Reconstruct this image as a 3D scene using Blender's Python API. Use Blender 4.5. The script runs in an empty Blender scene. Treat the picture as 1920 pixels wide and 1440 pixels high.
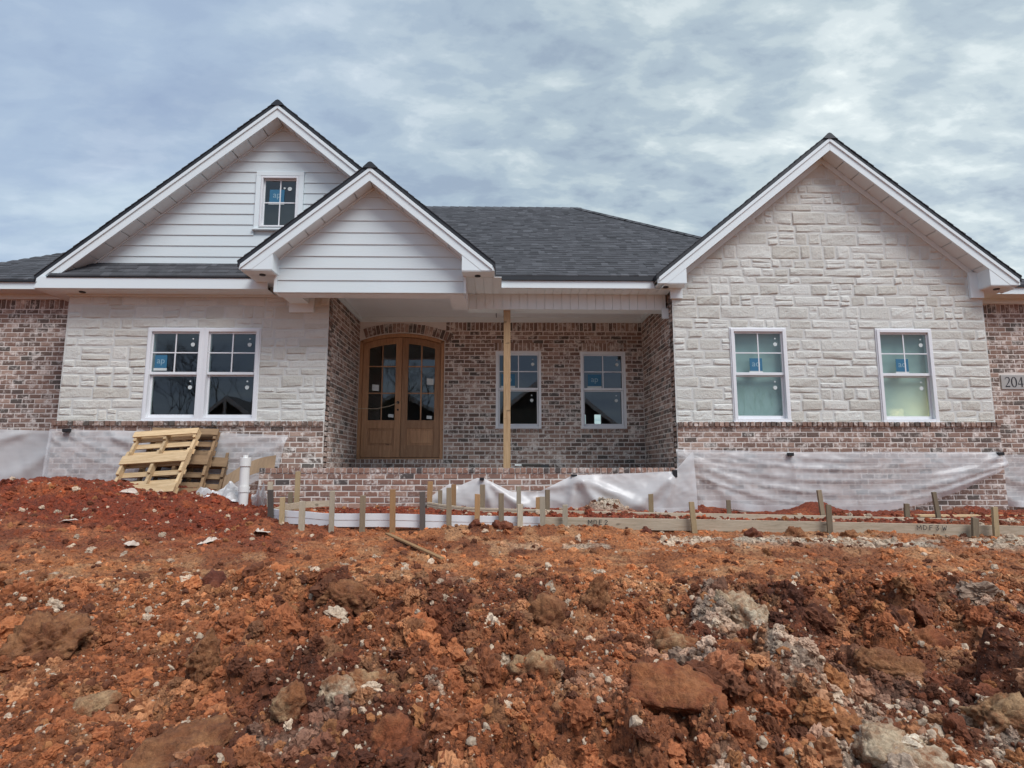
import bpy, bmesh, math, random
import numpy as np
from mathutils import Vector, Matrix, noise as mnoise

random.seed(7)
RNG = np.random.default_rng(11)
R = math.radians
scene = bpy.context.scene
COL = scene.collection

# ------------------------------------------------------------------ camera
cam = bpy.data.cameras.new("camera")
cam.sensor_width = 36.0
cam.lens = 1140.0 / 1920.0 * 36.0
cam.clip_start = 0.05
cam.clip_end = 3000.0
cam_obj = bpy.data.objects.new("camera", cam)
COL.objects.link(cam_obj)
cam_obj.location = (0.0, -9.5, 0.70)
cam_obj.rotation_euler = (R(90 + 7.84), 0.0, R(-1.0))
scene.camera = cam_obj

# ------------------------------------------------------------------ world and sun
SUN_AZ, SUN_EL = R(143), R(54)      # where the soft light comes from (high, over the viewer's right shoulder)
world = bpy.data.worlds.new("World")
scene.world = world
world.use_nodes = True
wn, wl = world.node_tree.nodes, world.node_tree.links
wn.clear()


def wnode(t, **kw):
    n = wn.new(t)
    for k, v in kw.items():
        setattr(n, k, v)
    return n


w_out = wnode("ShaderNodeOutputWorld")
w_bg = wnode("ShaderNodeBackground")
w_bg.inputs["Strength"].default_value = 0.10
wl.new(w_bg.outputs[0], w_out.inputs[0])
w_sky = wnode("ShaderNodeTexSky", sky_type='NISHITA')
w_sky.sun_disc = False
w_sky.sun_elevation = SUN_EL
w_sky.sun_rotation = SUN_AZ
w_tc = wnode("ShaderNodeTexCoord")
w_sep = wnode("ShaderNodeSeparateXYZ")
wl.new(w_tc.outputs["Generated"], w_sep.inputs[0])
# cloud layer: direction projected onto a flat layer overhead
w_z = wnode("ShaderNodeMath", operation='MAXIMUM')
wl.new(w_sep.outputs["Z"], w_z.inputs[0])
w_z.inputs[1].default_value = 0.0
w_z2 = wnode("ShaderNodeMath", operation='ADD')
wl.new(w_z.outputs[0], w_z2.inputs[0])
w_z2.inputs[1].default_value = 0.22
w_dx = wnode("ShaderNodeMath", operation='DIVIDE')
w_dy = wnode("ShaderNodeMath", operation='DIVIDE')
wl.new(w_sep.outputs["X"], w_dx.inputs[0]); wl.new(w_z2.outputs[0], w_dx.inputs[1])
wl.new(w_sep.outputs["Y"], w_dy.inputs[0]); wl.new(w_z2.outputs[0], w_dy.inputs[1])
w_cmb = wnode("ShaderNodeCombineXYZ")
wl.new(w_dx.outputs[0], w_cmb.inputs[0]); wl.new(w_dy.outputs[0], w_cmb.inputs[1])


def wnoise(scale, detail, rough, dist, loc=(0, 0, 0), scl=(1, 1, 1), rot=0.0):
    m = wnode("ShaderNodeMapping")
    m.inputs["Location"].default_value = loc
    m.inputs["Scale"].default_value = scl
    m.inputs["Rotation"].default_value = (0, 0, rot)
    wl.new(w_cmb.outputs[0], m.inputs[0])
    n = wnode("ShaderNodeTexNoise")
    n.inputs["Scale"].default_value = scale
    n.inputs["Detail"].default_value = detail
    n.inputs["Roughness"].default_value = rough
    n.inputs["Distortion"].default_value = dist
    wl.new(m.outputs[0], n.inputs["Vector"])
    return n


def wramp(src, stops):
    r = wnode("ShaderNodeValToRGB")
    r.color_ramp.interpolation = 'EASE'
    e = r.color_ramp.elements
    while len(e) > 1:
        e.remove(e[-1])
    e[0].position, e[0].color = stops[0][0], (*stops[0][1], 1)
    for p, c in stops[1:]:
        k = e.new(p)
        k.color = (*c, 1)
    wl.new(src, r.inputs[0])
    return r


def wmix(a, b, fac, mode='MIX'):
    m = wnode("ShaderNodeMixRGB", blend_type=mode)
    if mode == 'ADD':
        fac = 1.0
    for s, i in ((fac, 0), (a, 1), (b, 2)):
        if hasattr(s, "links"):
            wl.new(s, m.inputs[i])
        else:
            m.inputs[i].default_value = s
    return m


n_big = wnoise(1.1, 3.0, 0.5, 0.3, (3.1, 1.7, 0), (1, 1.0, 1), R(25))
n_mid = wnoise(8.0, 7.0, 0.56, 0.15, (8.4, 2.2, 0), (0.75, 1.25, 1), R(-32))
n_mix = wmix(n_big.outputs["Fac"], n_mid.outputs["Fac"], 0.58)
c_cloud = wramp(n_mix.outputs[0], [(0.38, (1.75, 2.18, 2.68)), (0.46, (2.2, 2.7, 3.1)),
                                   (0.52, (2.7, 3.2, 3.45)), (0.58, (3.4, 3.85, 4.0)), (0.68, (4.7, 5.05, 5.0))])
# smooth veil where the layer is unbroken (towards the left), broken cloud towards the hidden sun on the right
w_sun = wnode("ShaderNodeVectorMath", operation='DOT_PRODUCT')
gd = Vector((0.66, 0.68, 0.30)).normalized()
w_sun.inputs[1].default_value = gd
wl.new(w_tc.outputs["Generated"], w_sun.inputs[0])
w_br = wramp(w_sun.outputs["Value"], [(0.30, (0, 0, 0)), (0.90, (1, 1, 1))])
n_veil = wnoise(1.9, 5.0, 0.5, 0.5, (1.0, 5.0, 0), (0.6, 1.6, 1), R(38))
c_veil = wramp(n_veil.outputs["Fac"], [(0.32, (1.68, 2.2, 3.25)), (0.5, (2.05, 2.65, 3.65)), (0.68, (2.75, 3.4, 4.1))])
w_br2 = wnode("ShaderNodeMath", operation='MULTIPLY_ADD')
wl.new(w_br.outputs[0], w_br2.inputs[0])
w_br2.inputs[1].default_value = 0.68
w_br2.inputs[2].default_value = 0.32
c1 = wmix(c_veil.outputs[0], c_cloud.outputs[0], w_br2.outputs[0])
w_glow = wramp(w_sun.outputs["Value"], [(0.78, (0, 0, 0)), (0.93, (0.30, 0.30, 0.27)), (1.0, (1.0, 0.97, 0.85))])
w_gm = wmix(w_glow.outputs[0], n_mid.outputs["Fac"], 1.0, 'MULTIPLY')
c2 = wmix(c1.outputs[0], w_gm.outputs[0], 3.0, 'ADD')
c3 = wmix(w_sky.outputs[0], c2.outputs[0], 0.95)
wl.new(c3.outputs[0], w_bg.inputs["Color"])

sun = bpy.data.lights.new("sun", 'SUN')
sun.energy = 1.5
sun.angle = R(30)
sun.color = (1.0, 0.99, 0.98)
sun_obj = bpy.data.objects.new("sun", sun)
COL.objects.link(sun_obj)
sd = Vector((math.sin(SUN_AZ) * math.cos(SUN_EL), math.cos(SUN_AZ) * math.cos(SUN_EL), math.sin(SUN_EL)))
sun_obj.rotation_euler = sd.to_track_quat('Z', 'Y').to_euler()
sun_obj.location = sd * 40

scene.view_settings.view_transform = 'Standard'
scene.view_settings.look = 'None'
scene.view_settings.gamma = 1.0
scene.view_settings.use_curve_mapping = False
scene.view_settings.exposure = 1.0
scene.cycles.max_bounces = 8
scene.cycles.transparent_max_bounces = 16
scene.cycles.use_denoising = True
scene.cycles.caustics_reflective = False
scene.cycles.caustics_refractive = False


# ------------------------------------------------------------------ materials
class Mat:
    def __init__(self, name):
        self.m = bpy.data.materials.new(name)
        self.m.use_nodes = True
        self.n, self.l = self.m.node_tree.nodes, self.m.node_tree.links
        self.b = self.n["Principled BSDF"]
        self.o = self.n["Material Output"]

    def node(self, t, **kw):
        n = self.n.new(t)
        for k, v in kw.items():
            setattr(n, k, v)
        return n

    def pos(self, obj=False):
        if obj:
            return self.node("ShaderNodeTexCoord").outputs["Object"]
        return self.node("ShaderNodeNewGeometry").outputs["Position"]

    def noise(self, scale, detail=4, rough=0.55, vec=None, scl=None, dist=0.0, rot=None):
        n = self.node("ShaderNodeTexNoise")
        n.inputs["Scale"].default_value = scale
        n.inputs["Detail"].default_value = detail
        n.inputs["Roughness"].default_value = rough
        n.inputs["Distortion"].default_value = dist
        v = vec if vec is not None else self.pos()
        if scl is not None or rot is not None:
            mp = self.node("ShaderNodeMapping")
            mp.inputs["Scale"].default_value = scl or (1, 1, 1)
            mp.inputs["Rotation"].default_value = rot or (0, 0, 0)
            self.l.new(v, mp.inputs[0])
            v = mp.outputs[0]
        self.l.new(v, n.inputs["Vector"])
        return n.outputs["Fac"]

    def ramp(self, src, stops, interp='LINEAR'):
        r = self.node("ShaderNodeValToRGB")
        r.color_ramp.interpolation = interp
        e = r.color_ramp.elements
        while len(e) > 1:
            e.remove(e[-1])
        c = stops[0][1]
        e[0].position, e[0].color = stops[0][0], (*(c if isinstance(c, tuple) else (c, c, c)), 1)
        for p, c in stops[1:]:
            k = e.new(p)
            k.color = (*(c if isinstance(c, tuple) else (c, c, c)), 1)
        self.l.new(src, r.inputs[0])
        return r.outputs[0]

    def mix(self, a, b, fac, mode='MIX'):
        m = self.node("ShaderNodeMixRGB", blend_type=mode)
        for s, i in ((fac, 0), (a, 1), (b, 2)):
            if hasattr(s, "links"):
                self.l.new(s, m.inputs[i])
            else:
                if isinstance(s, tuple):
                    s = (*s, 1)
                m.inputs[i].default_value = s
        return m.outputs[0]

    def color(self, s):
        if hasattr(s, "links"):
            self.l.new(s, self.b.inputs["Base Color"])
        else:
            self.b.inputs["Base Color"].default_value = (*s, 1)

    def rough(self, s):
        if hasattr(s, "links"):
            self.l.new(s, self.b.inputs["Roughness"])
        else:
            self.b.inputs["Roughness"].default_value = s

    def bump(self, h, dist, strength=1.0):
        n = self.node("ShaderNodeBump")
        n.inputs["Distance"].default_value = dist
        n.inputs["Strength"].default_value = strength
        self.l.new(h, n.inputs["Height"])
        self.l.new(n.outputs[0], self.b.inputs["Normal"])


def mat_paint(name, col, rough=0.5, var=0.05, grain=None, bump=0.0006, dirt=0.06):
    m = Mat(name)
    a = m.noise(1.3, 4)
    c = m.mix(col, tuple(x * (1 - var * 2) for x in col), a)
    d = m.ramp(m.noise(0.7, 6, 0.65), [(0.45, 0.0), (0.75, 1.0)])
    dm = m.node("ShaderNodeMath", operation='MULTIPLY')
    m.l.new(d, dm.inputs[0]); dm.inputs[1].default_value = dirt * 3
    c = m.mix(c, (0.46, 0.40, 0.35), dm.outputs[0])
    m.color(c)
    m.rough(rough)
    g = m.noise(60, 3, 0.6, scl=grain or (1, 1, 1))
    m.bump(g, bump, 0.7)
    return m.m


def mat_wood(name, c1, c2, axis=(0.6, 9, 9), rough=0.75, obj=True, scale=4.0):
    m = Mat(name)
    v = m.pos(obj)
    g = m.noise(scale, 6, 0.6, v, axis, 0.6)
    f = m.noise(scale * 5, 3, 0.6, v, axis, 0.2)
    ri = m.node("ShaderNodeObjectInfo").outputs["Random"]
    c = m.mix(c1, c2, m.ramp(g, [(0.35, 0.0), (0.68, 1.0)]))
    c = m.mix(c, m.mix(c, (0.5, 0.5, 0.5), 1.0, 'MULTIPLY'), m.ramp(f, [(0.55, 0.0), (0.72, 0.55)]))
    kn = m.noise(3.0, 1, 0.5, v, (1.6, 4, 4))
    c = m.mix(c, tuple(x * 0.45 for x in c2), m.ramp(kn, [(0.74, 0.0), (0.78, 0.8)]))
    hs = m.node("ShaderNodeHueSaturation")
    mr = m.node("ShaderNodeMapRange")
    mr.inputs[3].default_value, mr.inputs[4].default_value = 0.75, 1.2
    m.l.new(ri, mr.inputs[0]); m.l.new(mr.outputs[0], hs.inputs["Value"])
    m.l.new(c, hs.inputs["Color"])
    m.color(hs.outputs[0])
    m.rough(rough)
    m.bump(f, 0.0015, 0.6)
    return m.m


BR_PAL = [(0.0, (0.160, 0.103, 0.083)), (0.14, (0.229, 0.151, 0.121)), (0.28, (0.123, 0.086, 0.071)), (0.40, (0.267, 0.182, 0.146)),
          (0.54, (0.189, 0.118, 0.093)), (0.68, (0.091, 0.077, 0.068)), (0.76, (0.211, 0.137, 0.109)), (0.86, (0.325, 0.229, 0.187)), (0.95, (0.100, 0.077, 0.066))]
BR_PAL_WARM = [(0.0, (0.215, 0.118, 0.088)), (0.15, (0.265, 0.155, 0.118)), (0.30, (0.175, 0.10, 0.078)), (0.45, (0.30, 0.19, 0.148)),
               (0.60, (0.235, 0.13, 0.098)), (0.74, (0.19, 0.112, 0.088)), (0.86, (0.075, 0.062, 0.058)), (0.92, (0.28, 0.18, 0.14))]
MORTAR = (0.80, 0.725, 0.665)


def mat_brick(name, pal, joined, smear=(0.50, 0.64)):
    m = Mat(name)
    if joined:
        rnd = m.node("ShaderNodeAttribute", attribute_name="rnd").outputs["Fac"]
    else:
        rnd = m.node("ShaderNodeObjectInfo").outputs["Random"]
    c = m.ramp(rnd, pal, 'CONSTANT')
    c = m.mix(c, m.mix(c, (1.5, 1.45, 1.4), 1.0, 'MULTIPLY'), m.noise(26, 4, 0.6))
    s = m.noise(6.5, 5, 0.62, dist=0.8)
    s2 = m.noise(17, 3, 0.6)
    fac = m.ramp(m.mix(s, s2, 0.4), [(smear[0], 0.0), (smear[1], 0.85)])
    c = m.mix(c, MORTAR, fac)
    m.color(c)
    m.rough(0.92)
    m.bump(m.noise(130, 4, 0.7), 0.003, 0.8)
    return m.m


def mat_mortar():
    m = Mat("mortar")
    c = m.mix(MORTAR, tuple(x * 0.72 for x in MORTAR), m.noise(5, 6, 0.65))
    m.color(c)
    m.rough(0.95)
    m.bump(m.noise(110, 4, 0.7), 0.003, 0.8)
    return m.m


def mat_stone(name):
    m = Mat(name)
    a = m.noise(2.2, 5, 0.6)
    b = m.noise(14, 6, 0.68)
    c = m.mix((0.745, 0.755, 0.72), (0.655, 0.655, 0.61), a)
    ri = m.node("ShaderNodeObjectInfo").outputs["Random"]
    c = m.mix(c, m.mix(c, (0.80, 0.775, 0.74), 1.0, 'MULTIPLY'), ri)
    c = m.mix(c, (0.46, 0.42, 0.375), m.ramp(b, [(0.55, 0.0), (0.80, 0.5)]))
    lo = m.ramp(m.noise(0.45, 4, 0.6), [(0.45, 0.0), (0.70, 0.30)])
    c = m.mix(c, (0.66, 0.58, 0.48), lo)
    m.color(c)
    m.rough(0.92)
    m.bump(m.noise(30, 7, 0.75), 0.016, 0.9)
    return m.m


def mat_shingle():
    m = Mat("asphalt_shingle")
    rnd = m.node("ShaderNodeAttribute", attribute_name="rnd").outputs["Fac"]
    c = m.ramp(rnd, [(0.0, (0.036, 0.037, 0.041)), (0.35, (0.052, 0.053, 0.059)), (0.7, (0.066, 0.067, 0.074)), (1.0, (0.09, 0.092, 0.10))])
    c = m.mix(c, m.mix(c, (2.4, 2.4, 2.45), 1.0, 'MULTIPLY'), m.ramp(m.noise(230, 2, 0.7), [(0.55, 0.0), (0.75, 0.7)]))
    m.color(c)
    m.rough(0.95)
    m.bump(m.noise(200, 2, 0.7), 0.003, 0.8)
    return m.m


def mat_plain(name, col, rough=0.6, metal=0.0):
    m = Mat(name)
    c = m.mix(col, tuple(x * 0.8 for x in col), m.noise(7, 4))
    m.color(c)
    m.rough(rough)
    m.b.inputs["Metallic"].default_value = metal
    return m.m


def mat_glass():
    m = Mat("window_glass")
    tr = m.node("ShaderNodeBsdfTransparent")
    tr.inputs[0].default_value = (0.70, 0.82, 0.80, 1)
    gl = m.node("ShaderNodeBsdfGlossy")
    gl.inputs["Roughness"].default_value = 0.012
    gl.inputs[0].default_value = (0.92, 0.96, 1.0, 1)
    bn = m.node("ShaderNodeBump")
    bn.inputs["Distance"].default_value = 0.002
    bn.inputs["Strength"].default_value = 0.25
    m.l.new(m.noise(2.2, 2, 0.5), bn.inputs["Height"])
    m.l.new(bn.outputs[0], gl.inputs["Normal"])
    lw = m.node("ShaderNodeLayerWeight")
    lw.inputs["Blend"].default_value = 0.5
    pw = m.node("ShaderNodeMath", operation='POWER')
    m.l.new(lw.outputs["Facing"], pw.inputs[0]); pw.inputs[1].default_value = 5.0
    ma = m.node("ShaderNodeMath", operation='MULTIPLY_ADD')
    m.l.new(pw.outputs[0], ma.inputs[0])
    ma.inputs[1].default_value = 0.90
    ma.inputs[2].default_value = 0.085
    mx = m.node("ShaderNodeMixShader")
    m.l.new(ma.outputs[0], mx.inputs[0]); m.l.new(tr.outputs[0], mx.inputs[1]); m.l.new(gl.outputs[0], mx.inputs[2])
    m.l.new(mx.outputs[0], m.o.inputs[0])
    return m.m


def mat_film(name, col, opac, gloss=0.10, streak=(1.5, 1.5, 6), trans=0.42):
    m = Mat(name)
    df = m.node("ShaderNodeBsdfDiffuse"); df.inputs[0].default_value = (*col, 1)
    tl = m.node("ShaderNodeBsdfTranslucent"); tl.inputs[0].default_value = (*col, 1)
    tr = m.node("ShaderNodeBsdfTransparent"); tr.inputs[0].default_value = (0.97, 0.97, 0.97, 1)
    gl = m.node("ShaderNodeBsdfGlossy"); gl.inputs["Roughness"].default_value = 0.28
    a = m.node("ShaderNodeMixShader"); a.inputs[0].default_value = trans
    m.l.new(df.outputs[0], a.inputs[1]); m.l.new(tl.outputs[0], a.inputs[2])
    b = m.node("ShaderNodeMixShader"); b.inputs[0].default_value = gloss
    m.l.new(a.outputs[0], b.inputs[1]); m.l.new(gl.outputs[0], b.inputs[2])
    f = m.ramp(m.noise(1.6, 5, 0.6, scl=streak, dist=0.8), [(0.3, opac[0]), (0.7, opac[1])])
    c = m.node("ShaderNodeMixShader")
    m.l.new(f, c.inputs[0]); m.l.new(tr.outputs[0], c.inputs[1]); m.l.new(b.outputs[0], c.inputs[2])
    m.l.new(c.outputs[0], m.o.inputs[0])
    return m.m


def mat_ground():
    m = Mat("red_clay_soil")
    c = m.node("ShaderNodeAttribute", attribute_name="Col").outputs["Color"]
    n1 = m.noise(40, 6, 0.7)
    n2 = m.noise(9, 5, 0.65)
    c = m.mix(c, m.mix(c, (0.26, 0.22, 0.20), 1.0, 'MULTIPLY'), m.ramp(n1, [(0.38, 0.9), (0.54, 0.0)]))  # darkens the hollows of the bump: crevice shade put into the soil colour
    c = m.mix(c, m.mix(c, (1.55, 1.6, 1.6), 1.0, 'MULTIPLY'), m.ramp(n2, [(0.5, 0.0), (0.75, 0.8)]))
    sp = m.node("ShaderNodeTexVoronoi")
    sp.inputs["Scale"].default_value = 55
    m.l.new(m.pos(), sp.inputs["Vector"])
    f = m.ramp(sp.outputs["Distance"], [(0.10, 1.0), (0.20, 0.0)])
    g = m.node("ShaderNodeMath", operation='MULTIPLY')
    m.l.new(f, g.inputs[0])
    m.l.new(m.ramp(m.noise(3, 4), [(0.48, 0.0), (0.62, 0.8)]), g.inputs[1])
    c = m.mix(c, (0.45, 0.35, 0.27), g.outputs[0])
    m.color(c)
    m.rough(m.ramp(n2, [(0.3, 0.75), (0.7, 1.0)]))
    m.bump(m.mix(n1, m.noise(150, 4, 0.7), 0.4), 0.045, 1.0)
    return m.m


def mat_rock_inst():
    m = Mat("soil_clod_and_gravel")
    c = m.node("ShaderNodeAttribute", attribute_name="col", attribute_type='INSTANCER').outputs["Color"]
    n1 = m.noise(45, 5, 0.7)
    c = m.mix(c, m.mix(c, (0.5, 0.45, 0.43), 1.0, 'MULTIPLY'), m.ramp(n1, [(0.38, 0.8), (0.62, 0.0)]))
    m.color(c)
    m.rough(0.92)
    m.bump(m.noise(120, 5, 0.7), 0.006, 1.0)
    return m.m


def mat_rock(name, c1, c2, c3, rough=0.9):
    m = Mat(name)
    v = m.pos(True)
    c = m.mix(c1, c2, m.ramp(m.noise(2.2, 5, 0.65, v), [(0.4, 0.0), (0.6, 1.0)]))
    c = m.mix(c, c3, m.ramp(m.noise(5.5, 6, 0.7), [(0.44, 0.0), (0.60, 0.92)]))
    n1 = m.noise(38, 5, 0.7)
    c = m.mix(c, m.mix(c, (0.45, 0.42, 0.4), 1.0, 'MULTIPLY'), m.ramp(n1, [(0.36, 0.7), (0.58, 0.0)]))
    m.color(c)
    m.rough(rough)
    m.bump(m.mix(n1, m.noise(110, 5, 0.7), 0.5), 0.028, 1.0)
    return m.m


M = {}
M['trim'] = mat_paint("white_trim_paint", (0.775, 0.85, 0.87), 0.45, 0.02, None, 0.0005, 0.01)
M['siding'] = mat_paint("white_lap_siding", (0.69, 0.765, 0.785), 0.55, 0.03, (0.12, 1, 4), 0.0022, 0.015)
M['soffit'] = mat_paint("white_soffit_paint", (0.74, 0.795, 0.80), 0.6, 0.03, None, 0.0008, 0.02)
M['vinyl'] = mat_paint("white_vinyl", (0.80, 0.81, 0.83), 0.3, 0.02, None, 0.0002, 0.02)
M['ceiling'] = mat_paint("porch_ceiling_paint", (0.80, 0.80, 0.80), 0.6, 0.04)
M['mortar'] = mat_mortar()
M['brick'] = mat_brick("brown_tumbled_brick", BR_PAL, False)
M['brick_j'] = mat_brick("brown_tumbled_brick_mass", BR_PAL, True)
M['brick_w'] = mat_brick("warm_red_brick", BR_PAL_WARM, False, (0.515, 0.66))
M['brick_wj'] = mat_brick("warm_red_brick_mass", BR_PAL_WARM, True, (0.515, 0.66))
M['stone'] = mat_stone("cream_limestone")
M['stone_mortar'] = mat_plain("pale_stone_mortar", (0.675, 0.68, 0.65), 0.95)
M['shingle'] = mat_shingle()
M['edge'] = mat_plain("black_drip_edge", (0.022, 0.024, 0.03), 0.5)
M['glass'] = mat_glass()
M['film'] = mat_film("clear_plastic_film", (0.90, 0.90, 0.91), (0.34, 0.56), 0.05, (.6, .6, 1.0), 0.2)
M['film_thick'] = mat_film("white_plastic_film", (0.80, 0.785, 0.78), (0.72, 0.84), 0.05, (.6, .6, 1.0), 0.25)
M['film_in'] = mat_film("interior_plastic_film", (0.60, 0.69, 0.665), (0.97, 0.995), 0.03, (1, 1, 1), 0.2)
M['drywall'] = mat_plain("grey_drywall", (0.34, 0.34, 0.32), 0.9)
M['slab'] = mat_plain("concrete_slab", (0.55, 0.53, 0.50), 0.9)
M['door'] = mat_wood("stained_mahogany", (0.49, 0.265, 0.135), (0.34, 0.17, 0.082), (7, 7, 0.6), 0.5, True, 3.0)
M['pine'] = mat_wood("pale_pine_lumber", (0.63, 0.455, 0.265), (0.46, 0.305, 0.155), (0.8, 9, 9))
M['pine_v'] = mat_wood("pale_pine_upright", (0.58, 0.385, 0.215), (0.43, 0.265, 0.13), (9, 9, 0.8))
M['pine_old'] = mat_wood("weathered_brown_lumber", (0.30, 0.19, 0.10), (0.19, 0.115, 0.06), (0.8, 9, 9))
M['form'] = mat_wood("form_board_lumber", (0.56, 0.465, 0.345), (0.42, 0.335, 0.235), (0.6, 9, 9))
M['stake_t'] = mat_wood("tan_stake_lumber", (0.42, 0.31, 0.175), (0.33, 0.24, 0.13), (9, 9, 0.8))
M['stake_g'] = mat_wood("grey_brown_stake_lumber", (0.27, 0.205, 0.13), (0.20, 0.15, 0.10), (9, 9, 0.8))
M['stake_d'] = mat_wood("dark_stake_lumber", (0.125, 0.10, 0.085), (0.09, 0.075, 0.065), (9, 9, 0.8))
M['stake_l'] = mat_wood("pale_grey_stake_lumber", (0.47, 0.40, 0.30), (0.37, 0.31, 0.225), (9, 9, 0.8))
M['stake_o'] = mat_wood("orange_stained_stake_lumber", (0.44, 0.25, 0.11), (0.32, 0.185, 0.09), (9, 9, 0.8))
M['pvc'] = mat_plain("white_pvc", (0.84, 0.83, 0.80), 0.35)
M['cardboard'] = mat_plain("brown_cardboard", (0.36, 0.245, 0.15), 0.9)
M['black'] = mat_plain("black_plastic", (0.015, 0.015, 0.017), 0.5)
M['dark'] = mat_plain("dark_metal", (0.04, 0.035, 0.03), 0.4, 0.6)
M['ink'] = mat_plain("black_marker_ink", (0.03, 0.03, 0.035), 0.8)
M['plaque'] = mat_plain("grey_cast_stone", (0.42, 0.41, 0.395), 0.9)
M['blue'] = mat_plain("blue_label", (0.035, 0.17, 0.30), 0.5)
M['white'] = mat_plain("white_label", (0.66, 0.72, 0.71), 0.5)
M['print'] = mat_plain("pale_blue_print", (0.30, 0.47, 0.56), 0.5)
M['paper'] = mat_plain("white_paper_scrap", (0.66, 0.55, 0.46), 0.9)
M['string'] = mat_plain("pale_twine", (0.5, 0.42, 0.3), 0.9)
M['ground'] = mat_ground()
M['inst'] = mat_rock_inst()
M['dwall'] = mat_plain("dark_grey_siding", (0.07, 0.07, 0.075), 0.8)
M['bark'] = mat_plain("grey_brown_bark", (0.08, 0.062, 0.05), 0.95)
M['asphalt'] = mat_plain("asphalt", (0.05, 0.05, 0.052), 0.9)


# ------------------------------------------------------------------ mesh helpers
class MB:
    def __init__(self):
        self.v, self.f, self.r, self.mi = [], [], [], []
        self.has_r = False

    def add(self, verts, faces, rnd=0.5, mi=0):
        k = len(self.v)
        self.v.extend(verts)
        for f in faces:
            self.f.append(tuple(i + k for i in f))
            self.r.append(rnd)
            self.mi.append(mi)
        return self

    def box(self, x0, x1, y0, y1, z0, z1, rnd=0.5, mi=0):
        return self.add([(x0, y0, z0), (x1, y0, z0), (x1, y1, z0), (x0, y1, z0), (x0, y0, z1), (x1, y0, z1), (x1, y1, z1), (x0, y1, z1)],
                        [(0, 3, 2, 1), (4, 5, 6, 7), (0, 1, 5, 4), (1, 2, 6, 5), (2, 3, 7, 6), (3, 0, 4, 7)], rnd, mi)

    def prism(self, poly, y0, y1, rnd=0.5, mi=0):
        """poly: (x,z) points counter-clockwise seen from -Y; extruded from y0 (front) to y1 (back)."""
        n = len(poly)
        vs = [(x, y0, z) for x, z in poly] + [(x, y1, z) for x, z in poly]
        fs = [tuple(range(n)), tuple(range(2 * n - 1, n - 1, -1))]
        for i in range(n):
            j = (i + 1) % n
            fs.append((i, i + n, j + n, j))
        return self.add(vs, fs, rnd, mi)

    def bar(self, a, b, w, t, upv=(0, 0, 1), rnd=0.5):
        """box along a->b, width w (side), thickness t (along upv)"""
        a, b, upv = Vector(a), Vector(b), Vector(upv)
        d = (b - a).normalized()
        s = d.cross(upv).normalized()
        u = s.cross(d).normalized()
        c = [(-.5, -.5), (.5, -.5), (.5, .5), (-.5, .5)]
        vs = [tuple(p + s * (w * i) + u * (t * j)) for p in (a, b) for i, j in c]
        return self.add(vs, [(3, 2, 1, 0), (4, 5, 6, 7), (0, 1, 5, 4), (1, 2, 6, 5), (2, 3, 7, 6), (3, 0, 4, 7)], rnd)

    def tube(self, pts, rad, seg=8):
        pts = [Vector(p) for p in pts]
        rads = rad if isinstance(rad, (list, tuple)) else [rad] * len(pts)
        k0 = len(self.v)
        for i, p in enumerate(pts):
            d = (pts[min(i + 1, len(pts) - 1)] - pts[max(i - 1, 0)]).normalized()
            h = Vector((0, 0, 1)) if abs(d.z) < 0.9 else Vector((1, 0, 0))
            s = d.cross(h).normalized(); u = s.cross(d)
            for j in range(seg):
                a = 2 * math.pi * j / seg
                self.v.append(tuple(p + (s * math.cos(a) + u * math.sin(a)) * rads[i]))
        for i in range(len(pts) - 1):
            for j in range(seg):
                q = k0 + i * seg
                self.f.append((q + j, q + (j + 1) % seg, q + seg + (j + 1) % seg, q + seg + j)); self.r.append(.5); self.mi.append(0)
        self.f.append(tuple(k0 + j for j in reversed(range(seg)))); self.r.append(.5); self.mi.append(0)
        e = k0 + (len(pts) - 1) * seg
        self.f.append(tuple(e + j for j in range(seg))); self.r.append(.5); self.mi.append(0)
        return self

    def mesh(self, name, mats, attr=False):
        me = bpy.data.meshes.new(name)
        me.from_pydata([tuple(map(float, v)) for v in self.v], [], self.f)
        for mm in (mats if isinstance(mats, (list, tuple)) else [mats]):
            me.materials.append(mm)
        if any(self.mi):
            me.polygons.foreach_set("material_index", self.mi)
        if attr:
            a = me.attributes.new("rnd", 'FLOAT', 'FACE')
            a.data.foreach_set("value", self.r)
        me.update()
        return me

    def build(self, name, mats, parent=None, attr=False, bevel=0.0, smooth=False):
        o = bpy.data.objects.new(name, self.mesh(name, mats, attr))
        COL.objects.link(o)
        if parent is not None:
            o.parent = parent
        if bevel:
            b = o.modifiers.new("bevel", 'BEVEL')
            b.width = bevel; b.segments = 2; b.limit_method = 'ANGLE'
        if smooth:
            o.data.polygons.foreach_set("use_smooth", [True] * len(o.data.polygons))
        return o


def link(name, me, parent=None, loc=(0, 0, 0), rot=None, scale=None):
    o = bpy.data.objects.new(name, me)
    COL.objects.link(o)
    o.parent = parent
    o.location = loc
    if rot is not None:
        o.rotation_euler = rot
    if scale is not None:
        o.scale = scale
    return o


def empty(name, loc=(0, 0, 0), rot=(0, 0, 0)):
    o = bpy.data.objects.new(name, None)
    o.empty_display_size = 0.2
    COL.objects.link(o)
    o.location = loc
    o.rotation_euler = rot
    return o


def tag(o, label=None, cat=None, group=None, kind=None):
    if label:
        o["label"] = label
    if cat:
        o["category"] = cat
    if group:
        o["group"] = group
    if kind:
        o["kind"] = kind
    return o


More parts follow.
